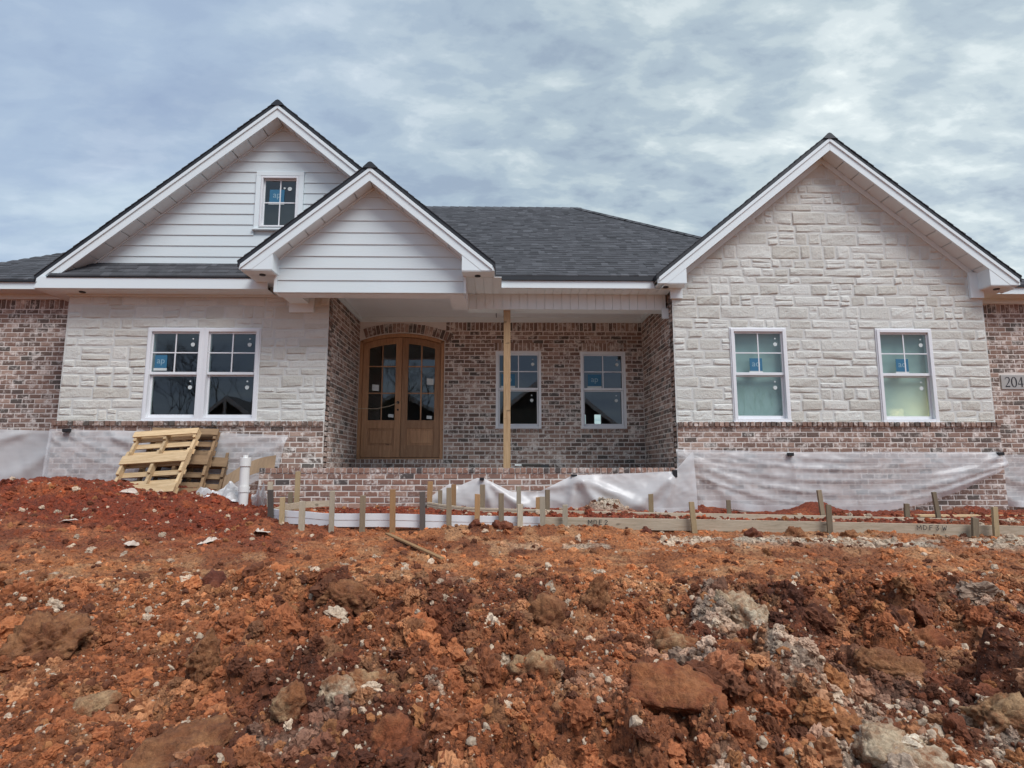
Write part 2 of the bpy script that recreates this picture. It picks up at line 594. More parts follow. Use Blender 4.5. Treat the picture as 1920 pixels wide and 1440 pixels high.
def clip(poly, a, b, c):
    """keep the part of a 2-D polygon where a*x + b*z <= c"""
    out = []
    for i in range(len(poly)):
        p, q = poly[i], poly[(i + 1) % len(poly)]
        dp, dq = a * p[0] + b * p[1] - c, a * q[0] + b * q[1] - c
        if dp <= 0:
            out.append(p)
        if (dp < 0 < dq) or (dq < 0 < dp):
            t = dp / (dp - dq)
            out.append((p[0] + (q[0] - p[0]) * t, p[1] + (q[1] - p[1]) * t))
    return out


# ------------------------------------------------------------------ terrain height
def _hash(ix, iy, s):
    h = (ix.astype(np.int64) * 374761393 + iy.astype(np.int64) * 668265263 + s * 1442695041) & 0xFFFFFFFF
    h = ((h ^ (h >> 13)) * 1274126177) & 0xFFFFFFFF
    h = h ^ (h >> 16)
    return (h & 0xFFFFFF).astype(np.float64) / float(0x1000000)


def vnoise(x, y, s=0):
    ix, iy = np.floor(x), np.floor(y)
    fx, fy = x - ix, y - iy
    ux, uy = fx * fx * fx * (fx * (fx * 6 - 15) + 10), fy * fy * fy * (fy * (fy * 6 - 15) + 10)
    a, b = _hash(ix, iy, s), _hash(ix + 1, iy, s)
    c, d = _hash(ix, iy + 1, s), _hash(ix + 1, iy + 1, s)
    return (a * (1 - ux) + b * ux) * (1 - uy) + (c * (1 - ux) + d * ux) * uy


def fbm(x, y, sc, oc=4, s=0, g=0.5):
    t = np.zeros_like(x); am = 1.0; tot = 0.0; f = 1.0 / sc
    for i in range(oc):
        t += am * vnoise(x * f + 17.3 * i, y * f - 9.1 * i, s + i)
        tot += am; am *= g; f *= 2.03
    return t / tot - 0.5


def clods(x, y, sc, s, dens=0.7, flat=0.75):
    """domed, slightly faceted lumps on a jittered grid; returns height in units of sc"""
    wx = x + (vnoise(x * 2.6 / sc, y * 2.6 / sc, s + 50) - .5) * sc * .55
    wy = y + (vnoise(x * 2.6 / sc + 31, y * 2.6 / sc, s + 51) - .5) * sc * .55
    gx, gy = np.floor(wx / sc), np.floor(wy / sc)
    h = np.zeros_like(x)
    for dx in (-1, 0, 1):
        for dy in (-1, 0, 1):
            cx, cy = gx + dx, gy + dy
            ok = _hash(cx, cy, s + 3) < dens
            px = (cx + .15 + .7 * _hash(cx, cy, s)) * sc
            py = (cy + .15 + .7 * _hash(cx, cy, s + 1)) * sc
            rr = (.22 + .42 * _hash(cx, cy, s + 2)) * sc
            el = .6 + .8 * _hash(cx, cy, s + 5)
            tx, ty = (_hash(cx, cy, s + 6) - .5) * .9, (_hash(cx, cy, s + 7) - .5) * .9
            d2 = ((wx - px) / (rr * el)) ** 2 + ((wy - py) * el / rr) ** 2
            k = np.where(ok & (d2 < 1), rr * (flat * np.power(np.clip(1 - d2, 0, 1), .42) + tx * (wx - px) / rr * .5 + ty * (wy - py) / rr * .5), 0)
            h = np.maximum(h, k)
    return h


def sstep(x, a, b):
    t = np.clip((x - a) / (b - a), 0, 1)
    return t * t * (3 - 2 * t)


def base_z(x, y):
    D = y + 9.5
    z = np.interp(D, [-60, -8, -3, 0, 2, 2.7, 3.3, 3.8, 4.6, 5.5, 6.6, 7.0, 7.4, 8.2, 8.7, 9.6, 14, 60],
                  [-1.9, -1.7, -1.3, -1.0, -.76, -.58, -.46, -.35, -.20, -.15, -.07, -.03, .03, .10, .13, .10, .1, 0])
    z = z - .09 * sstep(x, 1.2, 3.2) * sstep(D, 7.2, 8.6)
    gl = np.interp(x, [-9, -6.2, -5.4, -4.6, -3.8, -3.2, -2.6], [.37, .35, .36, .22, .15, .06, 0.0])
    z = z + gl * sstep(D, 4.8, 7.7)
    z = z + .085 * np.exp(-((y + 2.68) / .20) ** 2) * sstep(x, -1.2, -.5) * (1 - sstep(x, 1.2, 2.0))
    for cx, cy, hh, rr in ((2.9, -.75, .09, .35), (4.55, -.55, .17, .30), (6.7, -.75, .09, .25), (1.48, -1.0, .16, .24), (-5.6, -2.0, .10, .5), (-4.6, -2.1, .06, .4)):
        z = z + hh * np.exp(-((x - cx) ** 2 + ((y - cy) * 1.2) ** 2) / rr ** 2)
    return z


def rough_masks(x, y):
    D = y + 9.5
    edge = 4.75 + 0.7 * fbm(x, y, 1.6, 3, 60)
    near = 1 - sstep(D, edge - .25, edge + .35)
    packed = sstep(fbm(x, y, .75, 3, 140), .03, .16)
    near = near * (1 - .72 * packed)
    left = sstep(D, 6.3, 7.2) * (1 - sstep(x, -3.2, -2.4))
    house = sstep(D, 7.1, 7.5) * sstep(x, -2.6, -2.2)
    mid = np.clip(1 - near - left - house, 0, 1) * sstep(D, 3.9, 4.9)
    return near, left, house, mid


def ground_z(x, y):
    x, y = np.asarray(x, float), np.asarray(y, float)
    near, left, house, mid = rough_masks(x, y)
    z = base_z(x, y)
    z = z + near * (.34 * fbm(x, y, .9, 3, 1) + .24 * fbm(x, y, .30, 4, 5))
    z = z + (mid * .07 + left * .09 + house * .05) * fbm(x, y * 1.5, .8, 4, 9) * 1.6
    amp = near + .62 * left + .35 * house + .22 * (1 - sstep(y + 9.5, 3.9, 4.9)) * (1 - near)
    z = z + (near * .85 + .15 * left) * clods(x, y, .42, 100, .66, .65) * 1.05
    z = z + (amp * 1.1 + mid * .14) * clods(x, y, .17, 200, .7, .75)
    z = z + (amp * .95 + mid * .38) * clods(x, y * (1 + mid * .6), .075, 300, .8, .8)
    z = z + (amp * .8 + mid * .7) * clods(x, y, .034, 400, .8, .8)
    # long low ruts left by the digger in the flatter belt
    z = z + mid * .03 * (np.abs(fbm(x * .35, y, .22, 3, 33)) * -2.5 + .3)
    z = z + .006 * fbm(x, y, .02, 2, 70)
    return z


def gz(x, y):
    return float(ground_z(np.array([x]), np.array([y]))[0])


def soil_color(x, y):
    D = y + 9.5
    near, left, house, mid = rough_masks(x, y)
    def C(c): return np.array(c)[None, :]
    n = fbm(x, y, .8, 5, 20) + .5
    n2 = fbm(x, y, .25, 4, 25) + .5
    brown, dark, orange, red, tan = C((.345, .112, .040)), C((.165, .046, .017)), C((.55, .20, .072)), C((.275, .054, .020)), C((.62, .32, .15))
    def L(a, b, t): return a + (b - a) * t[:, None]
    c = L(np.repeat(brown, len(x), 0), np.repeat(dark, len(x), 0), sstep(n, .45, .63))  # random dark soil tone, also painted in to stand for shadowed crevices
    c = L(c, orange, sstep(n2, .56, .76) * .5)
    c = L(c, tan, sstep(fbm(x, y, .18, 4, 131) + .5, .58, .74) * .45)
    mc = L(np.repeat(orange, len(x), 0), np.repeat(brown, len(x), 0), sstep(n, .46, .66))
    mc = L(mc, np.repeat(dark, len(x), 0), sstep(fbm(x, y * 1.8, .45, 4, 77) + .5, .58, .74) * .6)
    mc = L(mc, np.repeat(tan, len(x), 0), sstep(n2, .50, .70) * .7)
    c = L(c, mc, mid)
    rc = L(np.repeat(red, len(x), 0), np.repeat(C((.42, .105, .034)), len(x), 0), sstep(n2, .5, .75))
    c = L(c, rc, np.clip(left + house + .65 * mid * (1 - sstep(x, -2.5, -.8)) * sstep(D, 5.3, 6.4), 0, 1))
    # pale crushed limestone spilled in front of the right form boards and at lower right
    pale = C((.62, .51, .39))
    k = sstep(x, 1.4, 2.6) * np.exp(-((y + 3.02 + .10 * (x - 3)) / .22) ** 2) * sstep(n2, .36, .52)
    k = np.maximum(k, np.exp(-(((x - 1.85) / .55) ** 2 + ((y + 6.75) / .40) ** 2)) * sstep(n2, .42, .56) * 1.1)
    k = np.maximum(k, np.exp(-(((x - 1.3) / .5) ** 2 + ((y + 6.2) / .5) ** 2)) * sstep(n2, .55, .66) * .8)
    k = np.maximum(k, np.exp(-(((x - 1.48) / .27) ** 2 + ((y + 1.0) / .25) ** 2)) * 1.3)
    k = np.maximum(k, sstep(fbm(x, y, .5, 5, 44) + .5, .68, .76) * .6 * near)
    k = np.maximum(k, np.exp(-(((x + 7) / .8) ** 2 + ((y + 1.6) / .4) ** 2)) * sstep(n2, .48, .6))
    k = np.maximum(k, np.exp(-(((x - 1.2) / .9) ** 2 + ((y + 3.3) / .12) ** 2)) * sstep(n2, .5, .62) * .8)
    c = L(c, np.repeat(pale, len(x), 0), np.clip(k, 0, 1))
    return c


def build_ground():
    rows, cols = 700, 1040
    Dv = 1.9 * (9.75 / 1.9) ** np.linspace(0, 1, rows)
    u = np.linspace(-1, 1, cols)
    DD, UU = np.meshgrid(Dv, u, indexing='ij')
    X = (UU * (.95 * DD + 1.0)).ravel(); Y = (DD - 9.5).ravel()
    Z = ground_z(X, Y)
    # sink under the porch and house so that no soil shows above the slab
    Z = np.where((Y > .1), np.minimum(Z, .05), Z)
    me = bpy.data.meshes.new("dirt_slope")
    idx = np.arange(rows * cols).reshape(rows, cols)
    q = np.stack([idx[:-1, :-1], idx[:-1, 1:], idx[1:, 1:], idx[1:, :-1]], -1).reshape(-1, 4)
    me.vertices.add(len(X)); me.vertices.foreach_set("co", np.stack([X, Y, Z], -1).ravel())
    me.loops.add(q.size); me.loops.foreach_set("vertex_index", q.ravel())
    me.polygons.add(len(q)); me.polygons.foreach_set("loop_start", np.arange(0, q.size, 4)); me.polygons.foreach_set("loop_total", np.full(len(q), 4))
    me.update(calc_edges=True)
    a = me.attributes.new("Col", 'FLOAT_COLOR', 'POINT')
    c = soil_color(X, Y)
    a.data.foreach_set("color", np.concatenate([c, np.ones((len(X), 1))], 1).ravel())
    me.materials.append(M['ground'])
    me.polygons.foreach_set("use_smooth", np.ones(len(q), bool))
    o = bpy.data.objects.new("dirt_slope", me)
    COL.objects.link(o)
    tag(o, "rough excavated red clay slope in front of the house", kind="structure")
    # the wide sheet that reaches the horizon
    g = np.concatenate([-np.geomspace(900, 14, 22), np.linspace(-13, 13, 53), np.geomspace(14, 900, 22)])
    GX, GY = np.meshgrid(g, g, indexing='ij')
    X, Y = GX.ravel(), GY.ravel()
    Z = base_z(X, Y) + .04 * fbm(X, Y, 2.0, 3, 3)
    D = Y + 9.5
    inside = (D > 2.2) & (D < 9.9) & (np.abs(X) < .95 * D + .6)
    Z = np.where(inside, Z - .45, Z - .02)
    Z = np.where(np.hypot(X, Y) > 60, -.6, Z)
    n = len(g); idx = np.arange(n * n).reshape(n, n)
    q = np.stack([idx[:-1, :-1], idx[1:, :-1], idx[1:, 1:], idx[:-1, 1:]], -1).reshape(-1, 4)
    me = bpy.data.meshes.new("ground")
    me.from_pydata(np.stack([X, Y, Z], -1).tolist(), [], q.tolist())
    a = me.attributes.new("Col", 'FLOAT_COLOR', 'POINT')
    c = soil_color(X, Y)
    a.data.foreach_set("color", np.concatenate([c, np.ones((len(X), 1))], 1).ravel())
    me.materials.append(M['ground'])
    o = bpy.data.objects.new("ground", me)
    COL.objects.link(o)
    tag(o, "bare red soil around the building plot", kind="structure")


build_ground()

# ------------------------------------------------------------------ the house
house = empty("house", (0, 0, 0))
tag(house, "new single-storey house of cream stone and brown brick with white gables", "house")

XL, XP0, XP1, XR = -6.865, -2.75, 2.75, 7.835
ZS = 1.415          # top of the brick base under the stone
YB = 2.1            # porch back wall
KY = -0.81          # porch knee wall face
ZFL = 0.70          # porch floor
PITCH = 0.825
BUDGET = {'brick': 300, 'stone': 300}


def frame_vec(kind, o):
    """wall frames: u along the wall, n out of it"""
    U, N = {'front': (Vector((1, 0, 0)), Vector((0, -1, 0))), 'left': (Vector((0, 1, 0)), Vector((1, 0, 0))), 'right': (Vector((0, -1, 0)), Vector((-1, 0, 0)))}[kind]
    return Vector(o), U, N


# chamfered brick of unit size centred on its face: x -.5...5, z -.5...5, y 0 (face) to depth
def brick_variants(mat, n=6, depth=0.03):
    out = []
    for k in range(n):
        rr = random.Random(100 + k)
        mb = MB()
        j = lambda a: rr.uniform(-a, a)
        ch, cz = 0.025, 0.07
        outer = [(-.5 + j(.012), -.5 + j(.04)), (.5 + j(.012), -.5 + j(.04)), (.5 + j(.012), .5 + j(.04)), (-.5 + j(.012), .5 + j(.04))]
        inner = [(x * (1 - 2 * ch) + j(.006), z * (1 - 2 * cz) + j(.015)) for x, z in outer]
        vs = [(x, depth, z) for x, z in outer] + [(x, .004, z) for x, z in outer] + [(x, j(.0012), z) for x, z in inner]
        fs = [(8, 9, 10, 11)]
        for a in range(4):
            b = (a + 1) % 4
            fs += [(a + 4, b + 4, b + 8, a + 8), (a, b, b + 4, a + 4)]
        mb.add(vs, fs)
        out.append(mb)
    return out


BV = brick_variants(None)
BV_MESH = {}


def place_bricks(rects, kind, o, parent, mat, matj, individual, name="brick", proud=0.005, depth_scale=1.0, stuff_name="brick_courses"):
    """rects: (u centre, z centre, width, height, tilt)"""
    O, U, N = frame_vec(kind, o)
    rot = {'front': 0.0, 'left': math.pi / 2, 'right': -math.pi / 2}[kind]
    mb = MB()
    for (u, z, w, h, tilt) in rects:
        pr = proud + random.uniform(-.002, .003)
        if individual and BUDGET.get(name, 999) > 0:
            if name in BUDGET:
                BUDGET[name] -= 1
            k = random.randrange(len(BV))
            key = (k, mat.name)
            if key not in BV_MESH:
                BV_MESH[key] = BV[k].mesh("brick", mat)
            p = O + U * u + Vector((0, 0, z)) + N * pr
            link(name, BV_MESH[key], parent, p, (0, tilt, rot) if kind == 'front' else (0, 0, rot), (w, 1, h))
        else:
            b = random.choice(BV)
            ct, st = math.cos(tilt), math.sin(tilt)
            vs = []
            for (x, y, zz) in b.v:
                lx, lz = x * w, zz * h
                lx, lz = lx * ct + lz * st, -lx * st + lz * ct
                p = O + U * (u + lx) + Vector((0, 0, z + lz)) + N * (pr - y)
                vs.append((p.x, p.y, p.z))
            mb.add(vs, b.f, random.random())
    if mb.v:
        s = mb.build(stuff_name, matj, parent, attr=True)
        s["kind"] = "stuff"


COURSE, BL, JT = 0.0808, 0.190, 0.0135


def course_rects(z0, z1, spans, phase=0, bl=BL, course=COURSE, top_down=True):
    """running-bond rows between z0 and z1; spans(zc) -> list of (u0,u1)"""
    out = []
    n = int(round((z1 - z0) / course))
    ch = (z1 - z0) / n
    for i in range(n):
        zc = z1 - (i + .5) * ch
        for (a, b) in spans(zc):
            if b - a < .03:
                continue
            off = ((i + phase) % 2) * .5 * (bl + JT) + random.uniform(-.008, .008)
            start = math.floor((a - off) / (bl + JT)) * (bl + JT) + off
            u = start
            while u < b:
                s, e = max(u, a), min(u + bl, b)
                if e - s > .025:
                    out.append(((s + e) / 2, zc + random.uniform(-.0015, .0015), e - s - random.uniform(0, .004), ch - JT - random.uniform(0, .003), random.uniform(-.006, .006)))
                u += bl + JT
    return out


def soldier_rects(u0, u1, zc, h, w=0.068):
    n = max(1, int(round((u1 - u0) / (w + JT))))
    s = (u1 - u0) / n
    return [(u0 + (i + .5) * s, zc + random.uniform(-.002, .002), s - JT - random.uniform(0, .004), h, random.uniform(-.012, .012)) for i in range(n)]


def slab(mb, x0, x1, z0, z1, y0, y1, holes=(), mi=0):
    xs = sorted({x0, x1, *[v for h in holes for v in h[:2] if x0 < v < x1]})
    zs = sorted({z0, z1, *[v for h in holes for v in h[2:] if z0 < v < z1]})
    for i in range(len(xs) - 1):
        for j in range(len(zs) - 1):
            cx, cz = (xs[i] + xs[i + 1]) / 2, (zs[j] + zs[j + 1]) / 2
            if any(h[0] < cx < h[1] and h[2] < cz < h[3] for h in holes):
                continue
            mb.box(xs[i], xs[i + 1], y0, y1, zs[j], zs[j + 1], mi=mi)


WIN_W, WIN_H = 0.877, 1.485
W_LEFT = (-5.555, -3.82, 1.425, 2.875)
W_R1 = (3.67, 4.55, 1.42, 2.912)
W_R2 = (6.03, 6.912, 1.415, 2.905)
W_P1 = (-.108, .765, 1.44, 2.94)
W_P2 = (1.53, 2.405, 1.44, 2.935)
W_G = (-3.925, -3.335, 4.56, 5.42)
DOOR = (-2.745, -1.105, 0.86, 3.14)
DOOR_RISE = 0.15


def uspans(u0, u1, holes):
    def f(zc):
        segs = [(u0, u1)]
        for h in holes:
            if h[2] < zc < h[3]:
                new = []
                for a, b in segs:
                    if h[1] <= a or h[0] >= b:
                        new.append((a, b))
                    else:
                        if h[0] > a: new.append((a, h[0]))
                        if h[1] < b: new.append((h[1], b))
                segs = new
        return segs
    return f


# --- porch knee wall (nearest bricks, so they get individual pieces first)
kw = MB()
slab(kw, -3.40, 2.72, -.3, ZFL - .012, KY, KY + .2)
kw.box(-3.40, -3.2, KY + .2, 0, -.3, ZFL - .012)
kwall = kw.build("porch_wall", M['mortar'], house)
place_bricks(soldier_rects(-3.40, 2.72, ZFL - .038, .072), 'front', (0, KY, 0), kwall, M['brick_w'], M['brick_wj'], True, name="sill_brick", proud=.016)
place_bricks(course_rects(-.115, ZFL - .08, uspans(-3.40, 2.72, [])), 'front', (0, KY, 0), kwall, M['brick_w'], M['brick_wj'], True)

# --- brick bases under the stone
bb = MB()
slab(bb, XP1, XR + .02, -.35, ZS - .01, -.045, .2)
basw = bb.build("brick_base", M['mortar'], house)
place_bricks(soldier_rects(XP1, XR + .03, ZS - .04, .074), 'front', (0, -.045, 0), basw, M['brick'], M['brick_j'], True, name="sill_brick", proud=.035)
place_bricks(course_rects(-.12, ZS - .082, uspans(XP1, XR + .02, [])), 'front', (0, -.045, 0), basw, M['brick'], M['brick_j'], True)
bb = MB()
slab(bb, XL - .02, XP0, -.35, ZS - .01, -.045, .2)
basl = bb.build("brick_base", M['mortar'], house)
place_bricks(soldier_rects(XL - .03, XP0, ZS - .04, .074), 'front', (0, -.045, 0), basl, M['brick'], M['brick_j'], True, name="sill_brick", proud=.035)
place_bricks(course_rects(-.12, ZS - .082, uspans(XL - .02, XP0, []), 1), 'front', (0, -.045, 0), basl, M['brick'], M['brick_j'], False)

# --- porch back wall with arched door and two windows
ZT = 3.515          # top of brick in the porch
bw = MB()
door_hole = (DOOR[0], DOOR[1], DOOR[2], DOOR[3] + DOOR_RISE)
slab(bw, XP0, XP1, .2, ZT + .1, YB, YB + .2, [W_P1, W_P2, door_hole])
dcx, dhw = (DOOR[0] + DOOR[1]) / 2, (DOOR[1] - DOOR[0]) / 2
DR = (dhw ** 2 + DOOR_RISE ** 2) / (2 * DOOR_RISE)
DCZ = DOOR[3] + DOOR_RISE - DR


def arch_z(x, r=DR):
    return DCZ + math.sqrt(max(r * r - (x - dcx) ** 2, 0))


NA = 16
pts = [(DOOR[0] + (DOOR[1] - DOOR[0]) * i / NA) for i in range(NA + 1)]
for a, b in zip(pts[:-1], pts[1:]):
    bw.prism([(a, arch_z(a)), (b, arch_z(b)), (b, DOOR[3] + DOOR_RISE + .0005), (a, DOOR[3] + DOOR_RISE + .0005)], YB + .001, YB + .2)
back = bw.build("porch_back_wall", M['mortar'], house)
sold_h = .17
hw = [(W_P1[0] - .04, W_P1[1] + .04, W_P1[3], W_P1[3] + .19), (W_P2[0] - .04, W_P2[1] + .04, W_P2[3], W_P2[3] + .19)]
hs = [(W_P1[0] - .02, W_P1[1] + .02, W_P1[2] - .085, W_P1[2]), (W_P2[0] - .02, W_P2[1] + .02, W_P2[2] - .085, W_P2[2])]
RO = DR + .2
arch_end = dcx + dhw + .16


def back_spans(zc):
    segs = uspans(XP0 + .01, XP1 - .01, [W_P1, W_P2] + hw + hs + [(DOOR[0] - .1, DOOR[1] + .012, .78, DOOR[3])])(zc)
    if zc > DOOR[3]:
        d = zc - DCZ
        half = math.sqrt(max(RO * RO - d * d, 0)) if d < RO else 0
        half = min(half, dhw + .13)
        segs = [(max(a, dcx + half + .012), b) if a < dcx < b else (a, b) for a, b in segs]
    return segs


rects = course_rects(.3, ZT - .185, back_spans)
rects += soldier_rects(dcx + dhw + .02, XP1 - .01, ZT - .09, .165)
rects += soldier_rects(W_P1[0] - .04, W_P1[1] + .04, W_P1[3] + .095, .17) + soldier_rects(W_P2[0] - .04, W_P2[1] + .04, W_P2[3] + .095, .17)
rects += soldier_rects(XP0 + .01, DOOR[1] + .02, .82, .072)
place_bricks(rects, 'front', (0, YB, 0), back, M['brick'], M['brick_j'], False)
place_bricks(soldier_rects(hs[0][0], hs[0][1], W_P1[2] - .045, .07) + soldier_rects(hs[1][0], hs[1][1], W_P2[2] - .045, .07), 'front', (0, YB, 0), back, M['brick'], M['brick_j'], False, proud=.035, stuff_name="window_sill_bricks")
arch = []
amax = math.asin((dhw + .10) / DR)
na = 25
for i in range(na):
    a = -amax + (i + .5) * 2 * amax / na
    r = DR + .105
    x, z = dcx + r * math.sin(a), DCZ + r * math.cos(a)
    hgt = min(.19, (ZT - .004 - (DCZ + DR * math.cos(a))) * 1.0)
    z = DCZ + (DR + hgt / 2 + .008) * math.cos(a); x = dcx + (DR + hgt / 2 + .008) * math.sin(a)
    if x > XP0 + .05:
        arch.append((x, z, 2 * amax * DR / na - JT, hgt - .012, a))
place_bricks(arch, 'front', (0, YB, 0), back, M['brick'], M['brick_j'], True, name="arch_brick", proud=.013)

# --- porch side walls
for kind, x in (('left', XP0), ('right', XP1)):
    sw = MB()
    if kind == 'left':
        sw.box(x - .2, x, .001, YB, .2, ZT + .1)
        o = (x, 0, 0); sp = (0.005, YB - .01)
    else:
        sw.box(x, x + .2, .001, YB, .2, ZT + .1)
        o = (x, 0, 0); sp = (-YB + .01, -.005)
    w = sw.build("porch_side_wall", M['mortar'], house)
    place_bricks(course_rects(.3, ZT, uspans(sp[0], sp[1], [])), kind, o, w, M['brick'], M['brick_j'], False)

# --- wings
for (x0, x1) in ((-9.66, XL + .01), (XR - .01, 9.30)):
    ww = MB()
    ww.box(x0, x1, .8, 1.0, -.3, 3.60)
    ww.box(x0 if x0 < 0 else x1 - .2, x0 + .2 if x0 < 0 else x1, 1.0, 8.8, -.3, 3.60)
    w = ww.build("wing_wall", M['mortar'], house)
    hole = [] if x0 < 0 else [(8.64, 9.10, 2.03, 2.31)]
    rects = course_rects(-.1, 3.565 - .175, uspans(x0 + .01, x1 - .01, hole)) + soldier_rects(x0 + .01, x1 - .01, 3.565 - .087, .16)
    place_bricks(rects, 'front', (0, .8, 0), w, M['brick'], M['brick_j'], False)

# --- rough-cut stone
STONES = []      # (area, mesh builder data, parent)


def stone_mesh(x0, x1, z0, z1, seed, clips=()):
    """one split-face block: crisp lower arris, uneven chiselled face; front towards -Y, wall plane y=0"""
    w, h = x1 - x0, z1 - z0
    nx, nz = max(5, min(12, int(w / .045))), max(4, min(7, int(h / .032)))
    rr = random.Random(seed)
    proud = rr.uniform(.005, .016)
    tx, tz = rr.uniform(-.010, .010), rr.uniform(-.012, .006)
    j = lambda a: rr.uniform(-a, a)
    skew = [j(.016) for _ in range(4)]
    bm = bmesh.new()
    vs = []
    ox, oz = rr.uniform(0, 100), rr.uniform(0, 100)
    # a few random chisel planes
    pls = [(rr.uniform(.2, .8), rr.uniform(.2, .8), rr.uniform(-.09, .09), rr.uniform(-.14, .14), rr.uniform(0, .010)) for _ in range(3)]
    for b in range(nz + 1):
        row = []
        for a in range(nx + 1):
            s, t = a / nx, b / nz
            s = s if a in (0, nx) else min(max(.5 + (s - .5) * 1.12, .03), .97)
            t = t if b in (0, nz) else min(max(.5 + (t - .5) * 1.14, .05), .93)
            if 0 < a < nx:
                s += rr.uniform(-.25, .25) / nx * (0 if a in (1, nx - 1) else 1)
            if 0 < b < nz:
                t += rr.uniform(-.25, .25) / nz * (0 if b in (1, nz - 1) else 1)
            x = x0 + w * s; z = z0 + h * t + (skew[0] * (1 - s) + skew[1] * s) * (1 - t) + (skew[2] * (1 - s) + skew[3] * s) * t
            nn = mnoise.noise((x * 4.5 + ox, z * 7 + oz, .3)) * .010 + mnoise.noise((x * 15 + ox, z * 22, oz)) * .008
            d = proud + tx * (s - .5) + tz * (t - .5) + nn
            for (ps, pt_, gx, gz_, hh) in pls:
                d = min(d, proud + hh + gx * (s - ps) * w + gz_ * (t - pt_) * h + .004)
            d = max(d, .004)
            if a in (0, nx) or b in (0, nz):
                d = -.004
                x += mnoise.noise((z * 14, ox, oz)) * .010; z += mnoise.noise((x * 8, oz, ox)) * .016
            elif b == nz - 1:
                d = min(d, d * .75 + .002)
            row.append(bm.verts.new((x, -d, z)))
        vs.append(row)
    for b in range(nz):
        for a in range(nx):
            bm.faces.new((vs[b][a], vs[b][a + 1], vs[b + 1][a + 1], vs[b + 1][a]))
    for (pc, pn) in clips:
        bmesh.ops.bisect_plane(bm, geom=bm.verts[:] + bm.edges[:] + bm.faces[:], plane_co=pc, plane_no=pn, clear_outer=True)
    if not bm.faces:
        bm.free()
        return None
    me = bpy.data.meshes.new("stone")
    bm.to_mesh(me); bm.free()
    me.materials.append(M['stone'])
    return me


def stone_layout(z0, z1, spans, seed, hmin=.11, hmax=.23, limit=None, breaks=()):
    rr = random.Random(seed)
    marks = [z0, *breaks, z1]
    bands = []
    for a, b in zip(marks[:-1], marks[1:]):
        n = max(1, round((b - a) / rr.uniform(.155, .175)))
        hs_ = [rr.uniform(hmin, hmax) for _ in range(n)]
        k = (b - a) / sum(hs_); z = a
        for h_ in hs_:
            bands.append((z, z + h_ * k)); z += h_ * k
    out = []
    for (a, b) in bands:
        for (u0, u1) in spans((a + b) / 2):
            u = u0
            while u < u1 - .01:
                w = rr.choice((.16, .22, .29, .36, .45, .55)) * rr.uniform(.85, 1.15)
                if u + w > u1 - .14:
                    w = u1 - u
                    if w > .62:
                        w = w / 2
                if (b - a) > .15 and rr.random() < .24:
                    m_ = a + (b - a) * rr.uniform(.42, .6)
                    parts = [(a, m_), (m_, b)]
                else:
                    parts = [(a, b)]
                for p, q in parts:
                    if w > .4 and len(parts) == 2 and rr.random() < .4:
                        cut = u + w * rr.uniform(.35, .65)
                        out += [(u, cut, p, q), (cut, u + w, p, q)]
                    else:
                        out.append((u, u + w, p, q))
                u += w
    return out


def add_stones(layout, parent, clips, seed):
    for i, (a, b, p, q) in enumerate(layout):
        g = .0015
        cl = []
        if clips:
            for (pc, pn) in clips:
                pcv, pnv = Vector(pc), Vector(pn)
                dmax = max((Vector((x, 0, z)) - pcv).dot(pnv) for x in (a, b) for z in (p, q))
                dmin = min((Vector((x, 0, z)) - pcv).dot(pnv) for x in (a, b) for z in (p, q))
                if dmin > -.02:
                    cl = None
                    break
                if dmax > 0:
                    cl.append((pc, pn))
            if cl is None:
                continue
        me = stone_mesh(a + g, b - g, p + g, q - g, seed * 1000 + i, cl)
        if me is not None:
            STONES.append(((b - a) * (q - p), me, parent))


# left stone wall
sl = MB()
slab(sl, XL, XP0, ZS - .01, 3.47, 0, .22, [W_LEFT])
lwall = sl.build("stone_wall", M['stone_mortar'], house)
add_stones(stone_layout(ZS + .002, 3.42, uspans(XL, XP0, [W_LEFT]), 3, breaks=(W_LEFT[3],)), lwall, [], 1)
# right stone wall with gable
GRX, GRZ, GRH = 5.34, 6.118, 2.89        # apex x, outer apex z, half span
sr = MB()
slab(sr, XP1, XR, ZS - .01, 3.47, 0, .22, [W_R1, W_R2])
gz_in = GRZ - .30
gw = (gz_in - 3.47) / PITCH
sr.prism([(XP1, 3.47), (XR, 3.47), (XR, gz_in - PITCH * (XR - GRX)), (GRX, gz_in), (XP1, gz_in - PITCH * (GRX - XP1))], 0, .22)
rwall = sr.build("stone_wall", M['stone_mortar'], house)
nrm = Vector((-PITCH, 0, 1)).normalized(); nrm2 = Vector((PITCH, 0, 1)).normalized()
cp = (GRX, 0, GRZ - .285)
add_stones(stone_layout(ZS + .002, 5.85, uspans(XP1, XR, [W_R1, W_R2]), 5, breaks=(W_R1[3], 3.47)), rwall, [(cp, nrm), (cp, nrm2)], 2)
STONES.sort(key=lambda s: -s[0])
rest = {}
for k, (ar, me, par) in enumerate(STONES):
    if k < BUDGET['stone']:
        link("stone", me, par)
    else:
        rest.setdefault(par.name, (par, []))[1].append(me)
for par, ms in rest.values():
    bm = bmesh.new()
    for me in ms:
        bm.from_mesh(me)
    me = bpy.data.meshes.new("small_stones")
    bm.to_mesh(me); bm.free()
    me.materials.append(M['stone'])
    o = link("small_stones", me, par)
    o["kind"] = "stuff"


